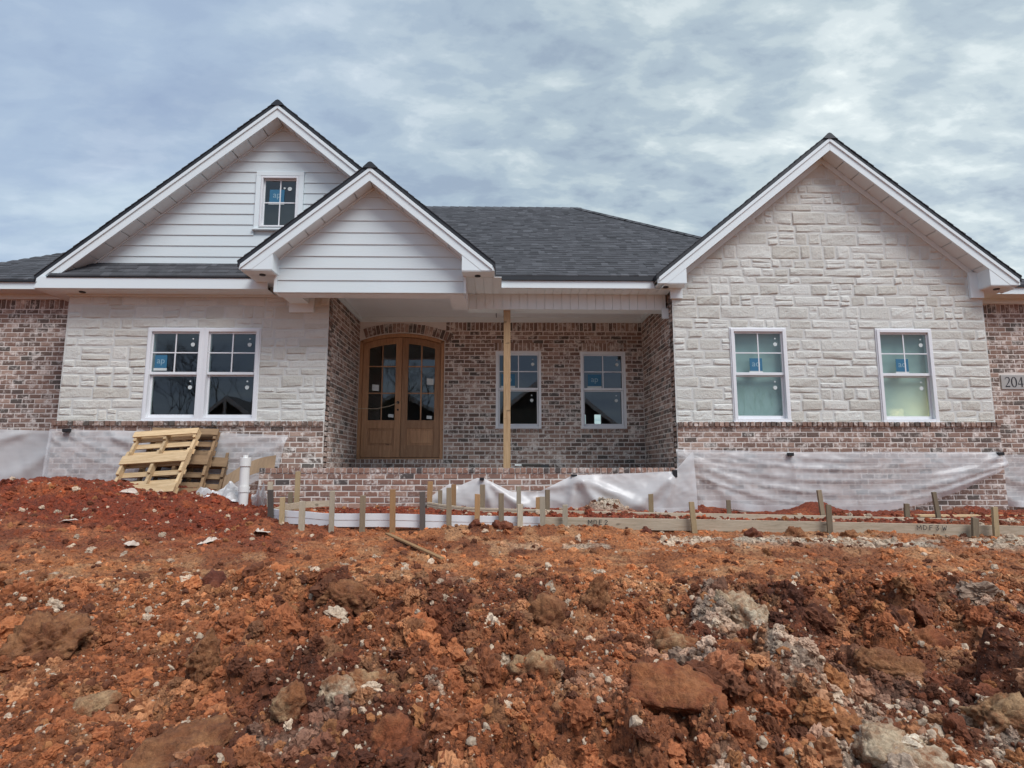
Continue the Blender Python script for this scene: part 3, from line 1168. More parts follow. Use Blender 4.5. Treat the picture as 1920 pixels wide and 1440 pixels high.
# --- shingles
def shingle_field(name, parent, poly, zfun, updir, course=0.12, wmin=.07, wmax=.19, thick=.011):
    """poly: convex plan polygon (x,y); zfun(x,y) -> z; updir: plan unit vector pointing up the slope"""
    ux, uy = updir
    sx, sy = -uy, ux
    pts = [(x * sx + y * sy, x * ux + y * uy) for x, y in poly]
    v0, v1 = min(p[1] for p in pts), max(p[1] for p in pts)
    a = pts[0]
    slope = math.hypot(1, (zfun(ux, uy) - zfun(0, 0)))
    dv = course / slope
    mb = MB()
    v = v0
    while v < v1:
        vm = min(v + dv * .5, v1 - 1e-3)
        us = []
        for i in range(len(pts)):
            p, q = pts[i], pts[(i + 1) % len(pts)]
            if (p[1] - vm) * (q[1] - vm) < 0:
                us.append(p[0] + (q[0] - p[0]) * (vm - p[1]) / (q[1] - p[1]))
        if len(us) >= 2:
            u, ue = min(us), max(us)
            u -= random.uniform(0, .006); ue += random.uniform(0, .006)
            while u < ue:
                w = min(random.uniform(wmin, wmax), ue - u)
                if ue - u - w < .05:
                    w = ue - u
                th = thick * random.choice((.45, 1.0, 1.0, 1.35))
                c = []
                for (uu, vv, hh) in ((u, v - .002, th + .004), (u + w, v - .002, th + .004), (u + w, min(v + dv * 1.15, v1), .003), (u, min(v + dv * 1.15, v1), .003),
                                     (u, v - .002, -.006), (u + w, v - .002, -.006)):
                    x, y = uu * sx + vv * ux, uu * sy + vv * uy
                    c.append((x, y, zfun(x, y) + hh))
                mb.add(c, [(0, 1, 2, 3), (4, 5, 1, 0), (0, 3, 4), (5, 2, 1)], min(1, max(0, random.gauss(.45, .25))))
                u += w
        v += dv
    o = mb.build(name, M['shingle'], parent, attr=True)
    o["kind"] = "stuff"
    return o


def rake_poly(cx, zt, hgt, x_in, x_out, s, pitch=PITCH, zmin=None):
    """strip under a rake: s=-1 left, +1 right; from dx=x_in to x_out measured from the apex"""
    a, b = x_in, x_out
    P = [(cx + s * a, zt - pitch * a), (cx + s * b, zt - pitch * b), (cx + s * b, zt - pitch * b - hgt), (cx + s * a, zt - pitch * a - hgt)]
    if s > 0:
        P = P[::-1]
    if zmin is not None:
        P = clip(P, 0, -1, -zmin)
    return P


def gable_roof(cx, zpk, half, yf, yb, ywall, tips_z, soffit_boards=True, frieze=.06, frieze_dx=None, half_r=None):
    """two slopes with black drip edge, white rake boards, boarded rake soffit and a frieze on the wall"""
    roof = MB()
    H = {-1: half, 1: half_r or half}
    for s in (-1, 1):
        roof.prism(rake_poly(cx, zpk - .012, .075, 0, H[s] + .02, s), yf - .012, yb)
    r = roof.build("gable_roof", M['edge'], house)
    for s in (-1, 1):
        x1 = cx + s * (H[s] + .02)
        poly = [(cx, yf - .02), (x1, yf - .02), (x1, yb), (cx, yb)]
        shingle_field("shingles", r, poly if s > 0 else poly[::-1], lambda x, y, s=s: zpk - .012 - PITCH * s * (x - cx), (-s, 0))
    cap = MB()
    y = yf - .03
    while y < min(yb, yf + 1.2):
        cap.prism([(cx - .10, zpk - .10), (cx + .10, zpk - .10), (cx + .10, zpk - .083), (cx + .03, zpk - .014), (cx, zpk - .002), (cx - .03, zpk - .014), (cx - .10, zpk - .083)], y, y + .2)
        y += .16
    cap.build("ridge_cap", M['edge'], r)
    for s in (-1, 1):
        MB().prism(rake_poly(cx, zpk - .087, .205, 0, H[s], s, zmin=tips_z), yf, yf + .03).build("rake_board", M['trim'], house, bevel=.003)
        MB().prism(rake_poly(cx, zpk - .087, .062, 0, H[s] - .02, s, zmin=tips_z), yf - .018, yf - .001).build("shingle_mould", M['trim'], house, bevel=.003)
    # boarded soffit
    sb = MB()
    zt = zpk - .255
    for s in (-1, 1):
        sb.prism(rake_poly(cx, zt + .03, .012, 0, H[s] - .05, s, zmin=tips_z + .01), yf + .031, ywall + .1)
    so = sb.build("rake_soffit", M['soffit'], house)
    ang = math.atan(PITCH)
    for s in (-1, 1):
        a = 0.0
        step = .305 * math.cos(ang)
        while a < H[s] - .3:
            b = min(a + step, H[s] - .05)
            P = rake_poly(cx, zt - .0125, .012, a + .006, b - .007, s)
            MB().prism(P, yf + .031, ywall - .001).build("soffit_board", M['soffit'], so)
            a += step
    for s in (-1, 1):
        lim = (frieze_dx[0 if s < 0 else 1]) if frieze_dx else H[s] - .2
        MB().prism(rake_poly(cx, zt - .026, frieze, 0, lim, s), ywall - .032, ywall - .001).build("frieze_board", M['soffit'], house, bevel=.003)
    return r


# right gable
gable_roof(GRX, GRZ, GRH, -.30, 5.0, 0, 3.572, frieze=.10, frieze_dx=(2.36, 2.36))
# left gable
GLX, GLZ, GLH = -3.63, 6.60, 3.56
gable_roof(GLX, GLZ, GLH, -.30, 5.0, 0, 3.44, frieze=.03, frieze_dx=(3.0, 2.6), half_r=2.9)
# porch gable
GPX, GPZ, GPH = -1.966, 5.222, 1.85
gable_roof(GPX, GPZ, GPH, -.92, 3.0, -.65, 3.553, frieze=.035, frieze_dx=(1.36, 1.36))


def eave_return(x_tip, x_in, zb, zt_in, yf, ywall, s):
    """boxed eave return at the foot of a rake"""
    P = [(x_tip, zb), (x_in, zb), (x_in, zt_in), (x_tip, zb + .05)]
    if s > 0:
        P = P[::-1]
    o = MB().prism(P, yf + .0305, ywall - .002).build("eave_return", M['trim'], house, bevel=.003)
    MB().prism([(P[i][0], P[i][1]) for i in range(4)], yf + .004, yf + .03).build("return_face", M['trim'], o, bevel=.002)
    y0, y1 = yf + .01, ywall + .0
    xa, xb = sorted((x_tip + .012 * -s, x_in - .012 * -s))
    MB().box(min(x_tip, x_in) + .01, max(x_tip, x_in) - .01, y0, y1, zb - .012, zb - .001).build("return_soffit", M['soffit'], o)
    return o


eave_return(2.455, 2.912, 3.575, 3.86, -.30, 0, -1)
eave_return(8.215, 7.758, 3.572, 3.86, -.30, 0, 1)
eave_return(-3.805, -3.342, 3.553, 3.84, -.92, -.65, -1)
eave_return(-.127, -.585, 3.553, 3.84, -.92, -.65, 1)
# bottom blocks of the returns that sit against the stone
MB().box(2.72, 2.912, -.05, -.002, 3.40, 3.562).build("frieze_block", M['trim'], house, bevel=.003)
MB().box(7.62, 7.835, -.05, -.002, 3.43, 3.86).build("frieze_block", M['trim'], house, bevel=.003)

# side eaves: soffits and fascia running back from the returns
for (xa, xb, y0, zz) in ((8.215, 7.85, 0, 3.562), (2.455, 2.74, 0.0, 3.565)):
    MB().box(min(xa, xb), max(xa, xb), y0, 6 if xa > 8 else .5, zz, zz + .012).build("eave_soffit", M['soffit'], house)
    MB().box(*(sorted((xa, xa - .02 * (1 if xa > 5 else -1)))), y0 - .27, 6 if xa > 8 else -.08, zz + .012, zz + .115).build("fascia_board", M['trim'], house)
vent = MB()
for (x, y, z) in ((2.62, -.13, 3.561), (7.98, -.13, 3.558), (-3.55, -.72, 3.539), (-.36, -.72, 3.539), (-1.9, .35, 3.592), (-6.55, -.17, 3.423)):
    MB().tube([(x, y, z - .012), (x, y, z + .006)], .045, 14).build("light_hole", M['black'], house)

# left eave: pent roof, fascia, soffit, frieze
MB().prism([(-7.19, 3.432), (-3.62, 3.432), (-3.62, 3.622), (-7.10, 3.622)], -.335, -.302).build("fascia_board", M['trim'], house, bevel=.003)
MB().box(-7.15, -3.62, -.301, .1, 3.425, 3.436).build("eave_soffit", M['soffit'], house)
pz = lambda x, y: 3.632 + .93 * (y + .345)
pd = MB()
pd.add([(-7.0, -.345, 3.625), (-3.2, -.345, 3.625), (-3.2, .02, pz(0, .02)), (-6.55, .02, pz(0, .02)), (-7.0, -.345, 3.60), (-3.2, -.345, 3.60), (-3.2, .02, 3.60), (-6.55, .02, 3.60)],
       [(0, 1, 2, 3), (4, 5, 1, 0), (5, 6, 2, 1), (7, 4, 0, 3)])
pent = pd.build("pent_roof", M['edge'], house)
shingle_field("shingles", pent, [(-7.03, -.352), (-3.2, -.352), (-3.2, 0), (-6.53, 0)], lambda x, y: pz(x, y) + .002, (0, 1), course=.12)
MB().box(XL - .01, XP0 - .01, -.045, -.002, 3.392, 3.425).build("frieze_board", M['soffit'], house, bevel=.002)
MB().box(-3.70, -2.80, -.03, -.002, 3.426, 3.5405).build('frieze_board', M['soffit'], house)
MB().box(-7.19, -7.16, -.3, .45, 3.44, 3.60).build("fascia_board", M['trim'], house)
MB().box(-7.19, XL, -.3, .8, 3.428, 3.4395).build("eave_soffit", M['soffit'], house)

# main eave over the porch
MB().box(-.12, 2.452, -.10, -.075, 3.543, 3.665).build("fascia_board", M['trim'], house, bevel=.003)
es = MB(); es.box(-.60, 2.74, -.0745, .26, 3.552, 3.566)
es = es.build("eave_soffit", M['soffit'], house)
x = -.56
while x < 2.7:
    MB().box(x + .002, min(x + .137, 2.738), (-.074 if x > -.13 else -.64), .239, 3.540, 3.5515).build("soffit_board", M['soffit'], es)
    x += .14
MB().box(-.585, -.12, -.66, -.08, 3.5525, 3.566).build("soffit_panel", M['soffit'], es)
MB().box(-.127, -.105, -.90, -.09, 3.555, 3.66).build("fascia_board", M['trim'], house)
MB().box(-3.81, -3.788, -.90, -.30, 3.555, 3.66).build("fascia_board", M['trim'], house)
MB().box(-3.79, -3.34, -.66, -.002, 3.541, 3.552).build("eave_soffit", M['soffit'], house)
# main roof plane
mz = lambda x, y: 3.735 + .72 * (y + .13)
ZR = mz(0, 4.0)
mp = [(-1.2, -.125), (2.452, -.125), (4.04, 1.71), (1.75, 4.0), (-2.4, 4.0)]
mr = MB()
mr.add([(x, y, mz(x, y)) for x, y in mp], [(0, 1, 2, 3, 4)])
mr.add([(-1.2, -.125, 3.665), (2.452, -.125, 3.665), (2.452, -.125, mz(0, -.125)), (-1.2, -.125, mz(0, -.125))], [(0, 1, 2, 3)])
hz = lambda x: ZR - .72 * (x - 1.75)
mr.add([(1.75, 4.0, ZR), (4.04, 1.71, hz(4.04)), (5.4, 1.71, hz(5.4)), (5.4, 7.6, hz(5.4)), (1.75, 4.02, ZR)], [(0, 1, 2, 3), (0, 3, 4)])
mr.add([(-9.9, 8.6, 3.7), (8.2, 8.6, 3.7), (8.2, 5.4, 4.9), (1.75, 4.0, ZR), (-4, 4.0, ZR), (-9.9, 5, 4.9)], [(0, 1, 2, 3, 4, 5)])
main_roof = mr.build("main_roof", M['edge'], house)
shingle_field("shingles", main_roof, mp, lambda x, y: mz(x, y) + .003, (0, 1), course=.118)
rc = MB()
xx = -2.4
while xx < 1.7:
    rc.add([(xx, 3.86, ZR - .085), (xx + .26, 3.86, ZR - .095), (xx + .26, 4.0, ZR + .02), (xx, 4.0, ZR + .034), (xx, 4.14, ZR - .08), (xx + .26, 4.14, ZR - .08)], [(0, 1, 2, 3), (3, 2, 5, 4)], random.random())
    xx += .2
t = 0.0
while t < 3.15:
    a, b = t, t + .22
    k = math.sqrt(.5)
    def hp(q, off):
        return (1.75 + q * k + off * k, 4.0 - q * k + off * k, ZR - .72 * q * k + .03 - abs(off) * .5)
    rc.add([hp(a, -.13), hp(b, -.13), hp(b, 0), hp(a, 0), hp(b, .13), hp(a, .13)], [(0, 1, 2, 3), (3, 2, 4, 5)], random.random())
    t += .17
rc.build("ridge_cap", M['shingle'], main_roof, attr=True)

# wing roofs
for s, xe, xh in ((-1, -9.96, -6.5), (1, 9.46, 7.6)):
    wz = lambda x, y: 3.80 + .667 * (y - .42)
    run = abs(xe - xh)
    P = [(xe, .42), (xh, .42), (xh, .42 + run)] if s < 0 else [(xh, .42), (xe, .42), (xh, .42 + run)]
    w = MB()
    w.add([(x, y, wz(x, y)) for x, y in P], [(0, 1, 2)])
    lo, hi = min(xe, xh), max(xe, xh)
    w.add([(lo, .42, 3.765), (hi, .42, 3.765), (hi, .42, 3.80), (lo, .42, 3.80)], [(0, 1, 2, 3)])
    w.add([(xe, .42, 3.765), (xe, 8.6, 3.765), (xh, .42 + run, wz(0, .42 + run)), (xe, .42, 3.80)], [(0, 1, 2, 3)])
    wr = w.build("wing_roof", M['edge'], house)
    shingle_field("shingles", wr, P, lambda x, y: wz(x, y) + .003, (0, 1), course=.135)
    a, b = (-9.96, -7.0) if s < 0 else (8.0, 9.46)
    MB().box(a, b, .45, .475, 3.648, 3.765).build("fascia_board", M['trim'], house)
    MB().box(a, b, .476, .80, 3.650, 3.662).build("eave_soffit", M['soffit'], house)
    MB().box(max(a, -9.66), min(b, 9.3), .765, .799, 3.565, 3.649).build("frieze_board", M['soffit'], house)


# --- lap siding
def siding(parent_name, y, x_lo, x_hi, z_lo, z_hi, expo, cx, ztop, holes=(), extra_lo=None):
    """overlapping boards; clipped by the rake lines through (cx, ztop)"""
    hw_ = (ztop - z_lo) / PITCH
    base = MB()
    P = [(max(x_lo, cx - hw_), z_lo), (min(x_hi, cx + hw_), z_lo), (min(x_hi, cx + hw_), max(z_lo + .01, ztop - PITCH * (min(x_hi, cx + hw_) - cx))), (cx, ztop), (max(x_lo, cx - hw_), max(z_lo + .01, ztop - PITCH * (cx - max(x_lo, cx - hw_))))]
    if holes:
        h_ = holes[0]
        for (ca, cb, cc, keep_) in ((1, 0, h_[0], 1), (-1, 0, -h_[1], 1)):
            base.prism(clip(P, ca, cb, cc), y + .02, y + .12)
        mid_ = clip(clip(P, -1, 0, -h_[0]), 1, 0, h_[1])
        base.prism(clip(mid_, 0, 1, h_[2]), y + .02, y + .12)
        base.prism(clip(mid_, 0, -1, -h_[3]), y + .02, y + .12)
    else:
        base.prism(P, y + .02, y + .12)
    b = base.build(parent_name, M['siding'], house)
    z = z_lo
    while z < ztop - .02:
        zt = z + expo
        segs = [(x_lo, x_hi)]
        for h_ in holes:
            if h_[2] < z + expo * .5 < h_[3]:
                segs = [q for a_, b_ in segs for q in ((a_, h_[0]), (h_[1], b_)) if q[1] > q[0]]
        for (a_, b_) in segs:
            poly = [(a_, z), (b_, z), (b_, zt), (a_, zt)]
            poly = clip(clip(poly, -PITCH, 1, ztop - PITCH * cx), PITCH, 1, ztop + PITCH * cx)
            if len(poly) < 3:
                continue
            mb = MB()
            n = len(poly)
            yo = lambda zz: y - .016 + .013 * (zz - z) / expo
            vs = [(px, yo(pz_), pz_) for px, pz_ in poly] + [(px, y + .019, pz_) for px, pz_ in poly]
            fs = [tuple(range(n))] + [(i, i + n, (i + 1) % n + n, (i + 1) % n) for i in range(n)]
            mb.add(vs, fs)
            mb.build("siding_board", M['siding'], b, bevel=.0015)
        z = zt
    return b


g_hole = (W_G[0] - .095, W_G[1] + .095, W_G[2] - .05, W_G[3] + .09)
siding("gable_siding", 0.0, -7.0, -.3, 3.70, 6.28, .181, GLX, GLZ - .29, [g_hole])
siding("gable_siding", -.65, -3.345, -.575, 3.287, 4.96, .1875, GPX, GPZ - .285)
# corner boards and beam wrap of the porch gable
MB().box(-3.395, -3.347, -.672, -.40, 3.287, 3.551).build("corner_board", M['trim'], house, bevel=.002)
MB().box(-.573, -.535, -.672, -.60, 3.287, 3.551).build("corner_board", M['trim'], house, bevel=.002)
MB().box(-3.36, -3.33, -.668, -.651, 3.553, 3.83).build("corner_board", M['trim'], house, bevel=.002)
MB().box(-.60, -.572, -.668, -.651, 3.553, 3.83).build("corner_board", M['trim'], house, bevel=.002)
MB().box(-3.345, -.575, -.628, -.40, 3.278, 3.60).build("beam", M['ceiling'], house)
MB().box(-3.345, -3.06, -.399, -.052, 3.280, 3.595).build("beam", M['soffit'], house)
MB().box(-3.375, -2.985, -.05, -.004, 3.145, 3.390).build("beam_block", M['trim'], house, bevel=.003)
MB().box(-.80, -.545, -.399, .26, 3.280, 3.54).build("beam", M['ceiling'], house)
mbm = MB().box(-.555, 2.715, .262, .50, 3.283, 3.60).build("beam", M['soffit'], house)
x = -.55
while x < 2.70:
    MB().box(x + .002, min(x + .137, 2.714), .242, .2615, 3.285, 3.5395).build("beam_board", M['soffit'], mbm)
    x += .14
MB().box(2.64, 2.745, .20, .24, 3.13, 3.3).build("beam_trim", M['soffit'], house)
# porch ceiling and friezes
pc = MB()
pc.box(XP0 + .001, XP1 - .001, .501, YB, 3.605, 3.63)
pc.box(-3.3, -.80, -.40, .5, 3.606, 3.63)
pc.box(-.8, XP1, .26, .5, 3.606, 3.63)
pc.build("porch_ceiling", M['ceiling'], house)
MB().box(XP0, XP1, YB - .03, YB - .001, ZT - .004, 3.604).build("frieze_board", M['soffit'], house)
MB().box(XP0 + .001, XP0 + .03, .02, YB - .031, ZT - .004, 3.604).build("frieze_board", M['soffit'], house)
MB().box(XP1 - .03, XP1 - .001, .51, YB - .031, ZT - .004, 3.604).build("frieze_board", M['soffit'], house)
MB().box(-3.2, 2.72, KY + .2, YB, .3, .69).build("porch_floor", M['slab'], house)

# --- interior: floor, ceiling, rear wall with two lit openings, partitions
inn = MB()
inn.box(-9.4, 9.1, 1.02, 8.6, .55, .66)
inn.box(XL + .2, XP0 - .2, .22, 1.03, .55, .66)
inn.box(XP1 + .2, XR - .2, .22, 1.03, .55, .66)
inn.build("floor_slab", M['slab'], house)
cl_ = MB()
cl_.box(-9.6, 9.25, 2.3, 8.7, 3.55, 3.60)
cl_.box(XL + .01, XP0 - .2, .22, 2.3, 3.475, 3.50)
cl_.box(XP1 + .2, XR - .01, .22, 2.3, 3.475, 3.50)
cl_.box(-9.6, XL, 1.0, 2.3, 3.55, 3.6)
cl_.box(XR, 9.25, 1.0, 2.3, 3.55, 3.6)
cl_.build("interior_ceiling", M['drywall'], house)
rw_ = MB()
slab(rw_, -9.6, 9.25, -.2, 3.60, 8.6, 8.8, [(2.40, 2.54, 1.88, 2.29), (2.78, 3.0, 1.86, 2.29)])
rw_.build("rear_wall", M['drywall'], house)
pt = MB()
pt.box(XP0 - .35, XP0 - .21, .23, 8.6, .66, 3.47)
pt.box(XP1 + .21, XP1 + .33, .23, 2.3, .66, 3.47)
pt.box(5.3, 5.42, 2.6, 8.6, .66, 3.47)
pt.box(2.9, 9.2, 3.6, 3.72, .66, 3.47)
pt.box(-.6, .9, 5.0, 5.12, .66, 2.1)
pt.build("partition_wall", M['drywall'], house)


# --- windows
def sticker_blue(parent, x, z, y, w=.20, h=.245, text="ap"):
    b = MB().box(x, x + w, y - .002, y, z, z + h * .82).build("sticker", M['blue'], parent)
    MB().box(x - .012, x + w + .004, y - .0015, y + .0003, z - h * .16, z - .001).build("sticker", M['white'], parent)
    for (tx, tz, size) in ((text, .36, .135),):
        c = bpy.data.curves.new("print", 'FONT')
        c.body = tx; c.size = size * h / .245; c.align_x = 'CENTER'
        c.materials.append(M['print'])
        tmp = bpy.data.objects.new("print", c)
        COL.objects.link(tmp)
        me = bpy.data.meshes.new_from_object(tmp)
        bpy.data.objects.remove(tmp)
        o = bpy.data.objects.new("print", me)
        COL.objects.link(o)
        o.parent = parent
        o.location = (x + w * .5, y - .004, z + h * tz * .82)
        o.rotation_euler = (math.pi / 2, 0, 0)


def disc(parent, x, z, y, r, name="sticker"):
    n = 12
    MB().prism([(x + r * math.cos(2 * math.pi * i / n), z + r * (1.1 if math.sin(2 * math.pi * i / n) < 0 else .85) * math.sin(2 * math.pi * i / n)) for i in range(n)], y - .002, y).build(name, M['white'], parent)


def sash_window(rect, y, sash=True, stickers=(), dots=True, name="window", label=None, dw=.048):
    x0, x1, z0, z1 = rect
    w = empty(name); w.parent = house
    if label:
        w["label"] = label
    fr = MB()
    yo = y - .035
    for a in ((x0, x0 + dw, z0, z1), (x1 - dw, x1, z0, z1), (x0 + dw, x1 - dw, z1 - dw, z1), (x0 + dw, x1 - dw, z0, z0 + dw * .9)):
        fr.box(a[0], a[1], yo, y + .10, a[2], a[3])
    # stepped outer flange
    e = .018
    fr.box(x0 - e, x1 + e, y - .02, y + .01, z1 + .0005, z1 + e); fr.box(x0 - e, x0 - .0005, y - .02, y + .01, z0, z1 + .0005); fr.box(x1 + .0005, x1 + e, y - .02, y + .01, z0, z1 + .0005)
    fr.build("frame", M['vinyl'], w, bevel=.003)
    ix0, ix1, iz0, iz1 = x0 + dw + .002, x1 - dw - .002, z0 + dw * .9 + .002, z1 - dw - .002
    zm = z0 + (z1 - z0) * .505
    def sash_part(za, zb, ys, rail_b, rail_t, stile=.034):
        s = MB()
        s.box(ix0, ix0 + stile, ys, ys + .03, za, zb); s.box(ix1 - stile, ix1, ys, ys + .03, za, zb)
        s.box(ix0 + stile, ix1 - stile, ys, ys + .03, za, za + rail_b); s.box(ix0 + stile, ix1 - stile, ys, ys + .03, zb - rail_t, zb)
        s.build("sash", M['vinyl'], w, bevel=.002)
        gx0, gx1, ga, gb = ix0 + stile, ix1 - stile, za + rail_b, zb - rail_t
        MB().add([(gx0, ys + .014, ga), (gx1, ys + .014, ga), (gx1, ys + .014, gb), (gx0, ys + .014, gb)], [(0, 1, 2, 3)]).build("pane", M['glass'], w)
        return gx0, gx1, ga, gb
    if sash:
        gx0, gx1, ga, gb = sash_part(zm - .012, iz1, y + .0, .042, .026, .020)
        lx0, lx1, la, lb = sash_part(iz0, zm - .014, y + .04, .05, .02, .030)
        if dots:
            disc(w, lx1 - .10, lb - .17, y + .05, .033); disc(w, lx1 - .10, lb - .075, y + .05, .014)
    else:
        gx0, gx1, ga, gb = sash_part(iz0, iz1, y + .02, .024, .022, .020)
    mx, mz_ = (gx0 + gx1) / 2, (ga + gb) / 2
    yy = y + (.011 if sash else .03)
    mu = MB()
    mu.box(mx - .009, mx + .009, yy - .010, yy, ga, gb)
    MB().box(gx0, mx - .0095, yy - .010, yy, mz_ - .009, mz_ + .009).build("muntin", M['vinyl'], w)
    MB().box(mx + .0095, gx1, yy - .010, yy, mz_ - .009, mz_ + .009).build("muntin", M['vinyl'], w)
    mu.build("muntin", M['vinyl'], w)
    if dots:
        disc(w, gx1 - .09, gb - .17, y + .006, .033); disc(w, gx1 - .09, gb - .08, y + .006, .013)
    for (fx, fz, tw, th, tx) in stickers:
        sticker_blue(w, gx0 + (gx1 - gx0) * fx, ga + (gb - ga) * fz, y + (.006 if sash else .026), tw, th, tx)
    return w


mid = (W_LEFT[0] + W_LEFT[1]) / 2
sash_window((W_LEFT[0], mid - .022, W_LEFT[2], W_LEFT[3]), 0, stickers=[(.06, .10, .19, .25, "ap")], label="left half of the paired window in the left stone wall")
sash_window((mid + .022, W_LEFT[1], W_LEFT[2], W_LEFT[3]), 0, label="right half of the paired window in the left stone wall")
MB().box(mid - .0215, mid + .0215, -.033, .1, W_LEFT[2], W_LEFT[3] + .017).build("window_mullion", M['vinyl'], house)
MB().box(W_LEFT[0] - .03, W_LEFT[1] + .03, -.052, .02, W_LEFT[2] - .022, W_LEFT[2] - .001).build("window_sill", M['vinyl'], house, bevel=.003)
sash_window(W_R1, 0, stickers=[(.30, .04, .20, .25, "ao")], label="window nearer the porch in the right stone wall")
sash_window(W_R2, 0, stickers=[(.30, .04, .20, .25, "ao")], label="window nearer the house number in the right stone wall")
for q in (W_R1, W_R2):
    MB().box(q[0] - .03, q[1] + .03, -.052, .02, q[2] - .022, q[2] - .001).build("window_sill", M['vinyl'], house, bevel=.003)
sash_window(W_P1, YB + .03, stickers=[(.05, .06, .26, .28, "ap")], label="porch window behind the wooden post")
sash_window(W_P2, YB + .03, stickers=[(.10, .06, .26, .28, "ap")], label="porch window beside the right brick return")
gwn = sash_window(W_G, -.012, sash=False, dots=False, dw=.024, stickers=[(.15, .52, .24, .26, "ap")], label="small four-pane window in the left gable")
disc(gwn, -3.48, 5.235, .012, .035); disc(gwn, -3.565, 5.245, .012, .018)
tr = MB()
for a in ((W_G[0] - .092, W_G[0] - .019, W_G[2] - .02, W_G[3] + .019), (W_G[1] + .019, W_G[1] + .092, W_G[2] - .02, W_G[3] + .019), (W_G[0] - .092, W_G[1] + .092, W_G[3] + .0195, W_G[3] + .088)):
    tr.box(a[0], a[1], -.038, .018, a[2], a[3])
tr.box(W_G[0] - .115, W_G[1] + .115, -.055, .018, W_G[2] - .05, W_G[2] - .0205)
tr.build("trim", M['trim'], gwn, bevel=.003)
MB().box(W_G[0] - .3, W_G[1] + .3, .5, .52, W_G[2] - .3, W_G[3] + .3).build("attic_back_panel", M['drywall'], house)

# interior plastic sheets behind the right-hand windows, with a lit work lamp inside
for (q, sd_) in ((W_R1, 1), (W_R2, 2)):
    mb = MB(); n = 18
    for b in range(n + 1):
        for a in range(n + 1):
            s, t = a / n, b / n
            x = q[0] - .12 + s * (q[1] - q[0] + .24); z = q[2] - .10 + t * (q[3] - q[2] + .2)
            mb.v.append((x, .125 + .02 * mnoise.noise((x * 3 + sd_ * 9, z * 3, 1)) + .01 * mnoise.noise((x * 11 + z * 8, z * 4, sd_)), z))
    for b in range(n):
        for a in range(n):
            k = b * (n + 1) + a
            mb.f.append((k, k + 1, k + n + 2, k + n + 1)); mb.r.append(.5); mb.mi.append(0)
    o = mb.build("interior_film", M['film_in'], smooth=True)
    tag(o, "milky plastic sheet hung inside the right stone wall window " + ("nearer the porch" if sd_ == 1 else "nearer the house number"), "plastic sheet", "plastic sheets hung inside the windows")
wlo = empty("work_lamp", (6.60, .55, .66))
tag(wlo, "lit yellowish work lamp glowing behind the plastic in the far right window", "lamp")
em = Mat("lamp_glow")
em.b.inputs["Emission Color"].default_value = (1.0, .82, .38, 1)
em.b.inputs["Emission Strength"].default_value = 2.5
b_ = MB().box(-.12, .12, -.03, .03, .85, 1.02).build("lamp_head", em.m, wlo)
MB().tube([(0, 0.02, 0), (0, 0.02, .85)], .015, 8).build("lamp_stand", M['black'], wlo)
pl = bpy.data.lights.new("lamp_light", 'POINT')
pl.energy = 6; pl.color = (1.0, .70, .36); pl.shadow_soft_size = .12
po = bpy.data.objects.new("lamp_light", pl); COL.objects.link(po); po.parent = wlo; po.location = (0, -.12, .93)

# --- arched double door
dr = empty("front_door"); dr.parent = house
dr["label"] = "arched double wooden door with glass panes"
DY = YB + .045
def arc_pts(x0, x1, r, n=10):
    return [(x0 + (x1 - x0) * i / n, arch_z(x0 + (x1 - x0) * i / n, r)) for i in range(n + 1)]
fx0, fx1 = DOOR[0] + .005, DOOR[1] - .005
df = MB()
df.box(fx0, fx0 + .06, DY - .03, DY + .06, DOOR[2] + .02, arch_z(fx0) - .004)
df.box(fx1 - .06, fx1, DY - .03, DY + .06, DOOR[2] + .02, arch_z(fx1) - .004)
outer = arc_pts(fx0, fx1, DR - .004, 18); inner = arc_pts(fx0 + .06, fx1 - .06, DR - .07, 18)
for i in range(18):
    df.prism([inner[i], inner[i + 1], outer[i + 1], outer[i]], DY - .03, DY + .06)
df.box(fx0, fx1, DY - .05, DY + .06, DOOR[2], DOOR[2] + .0195)
df.build("frame", M['door'], dr)
lx = [(fx0 + .064, dcx - .003), (dcx + .003, fx1 - .064)]
RG = DR - .20
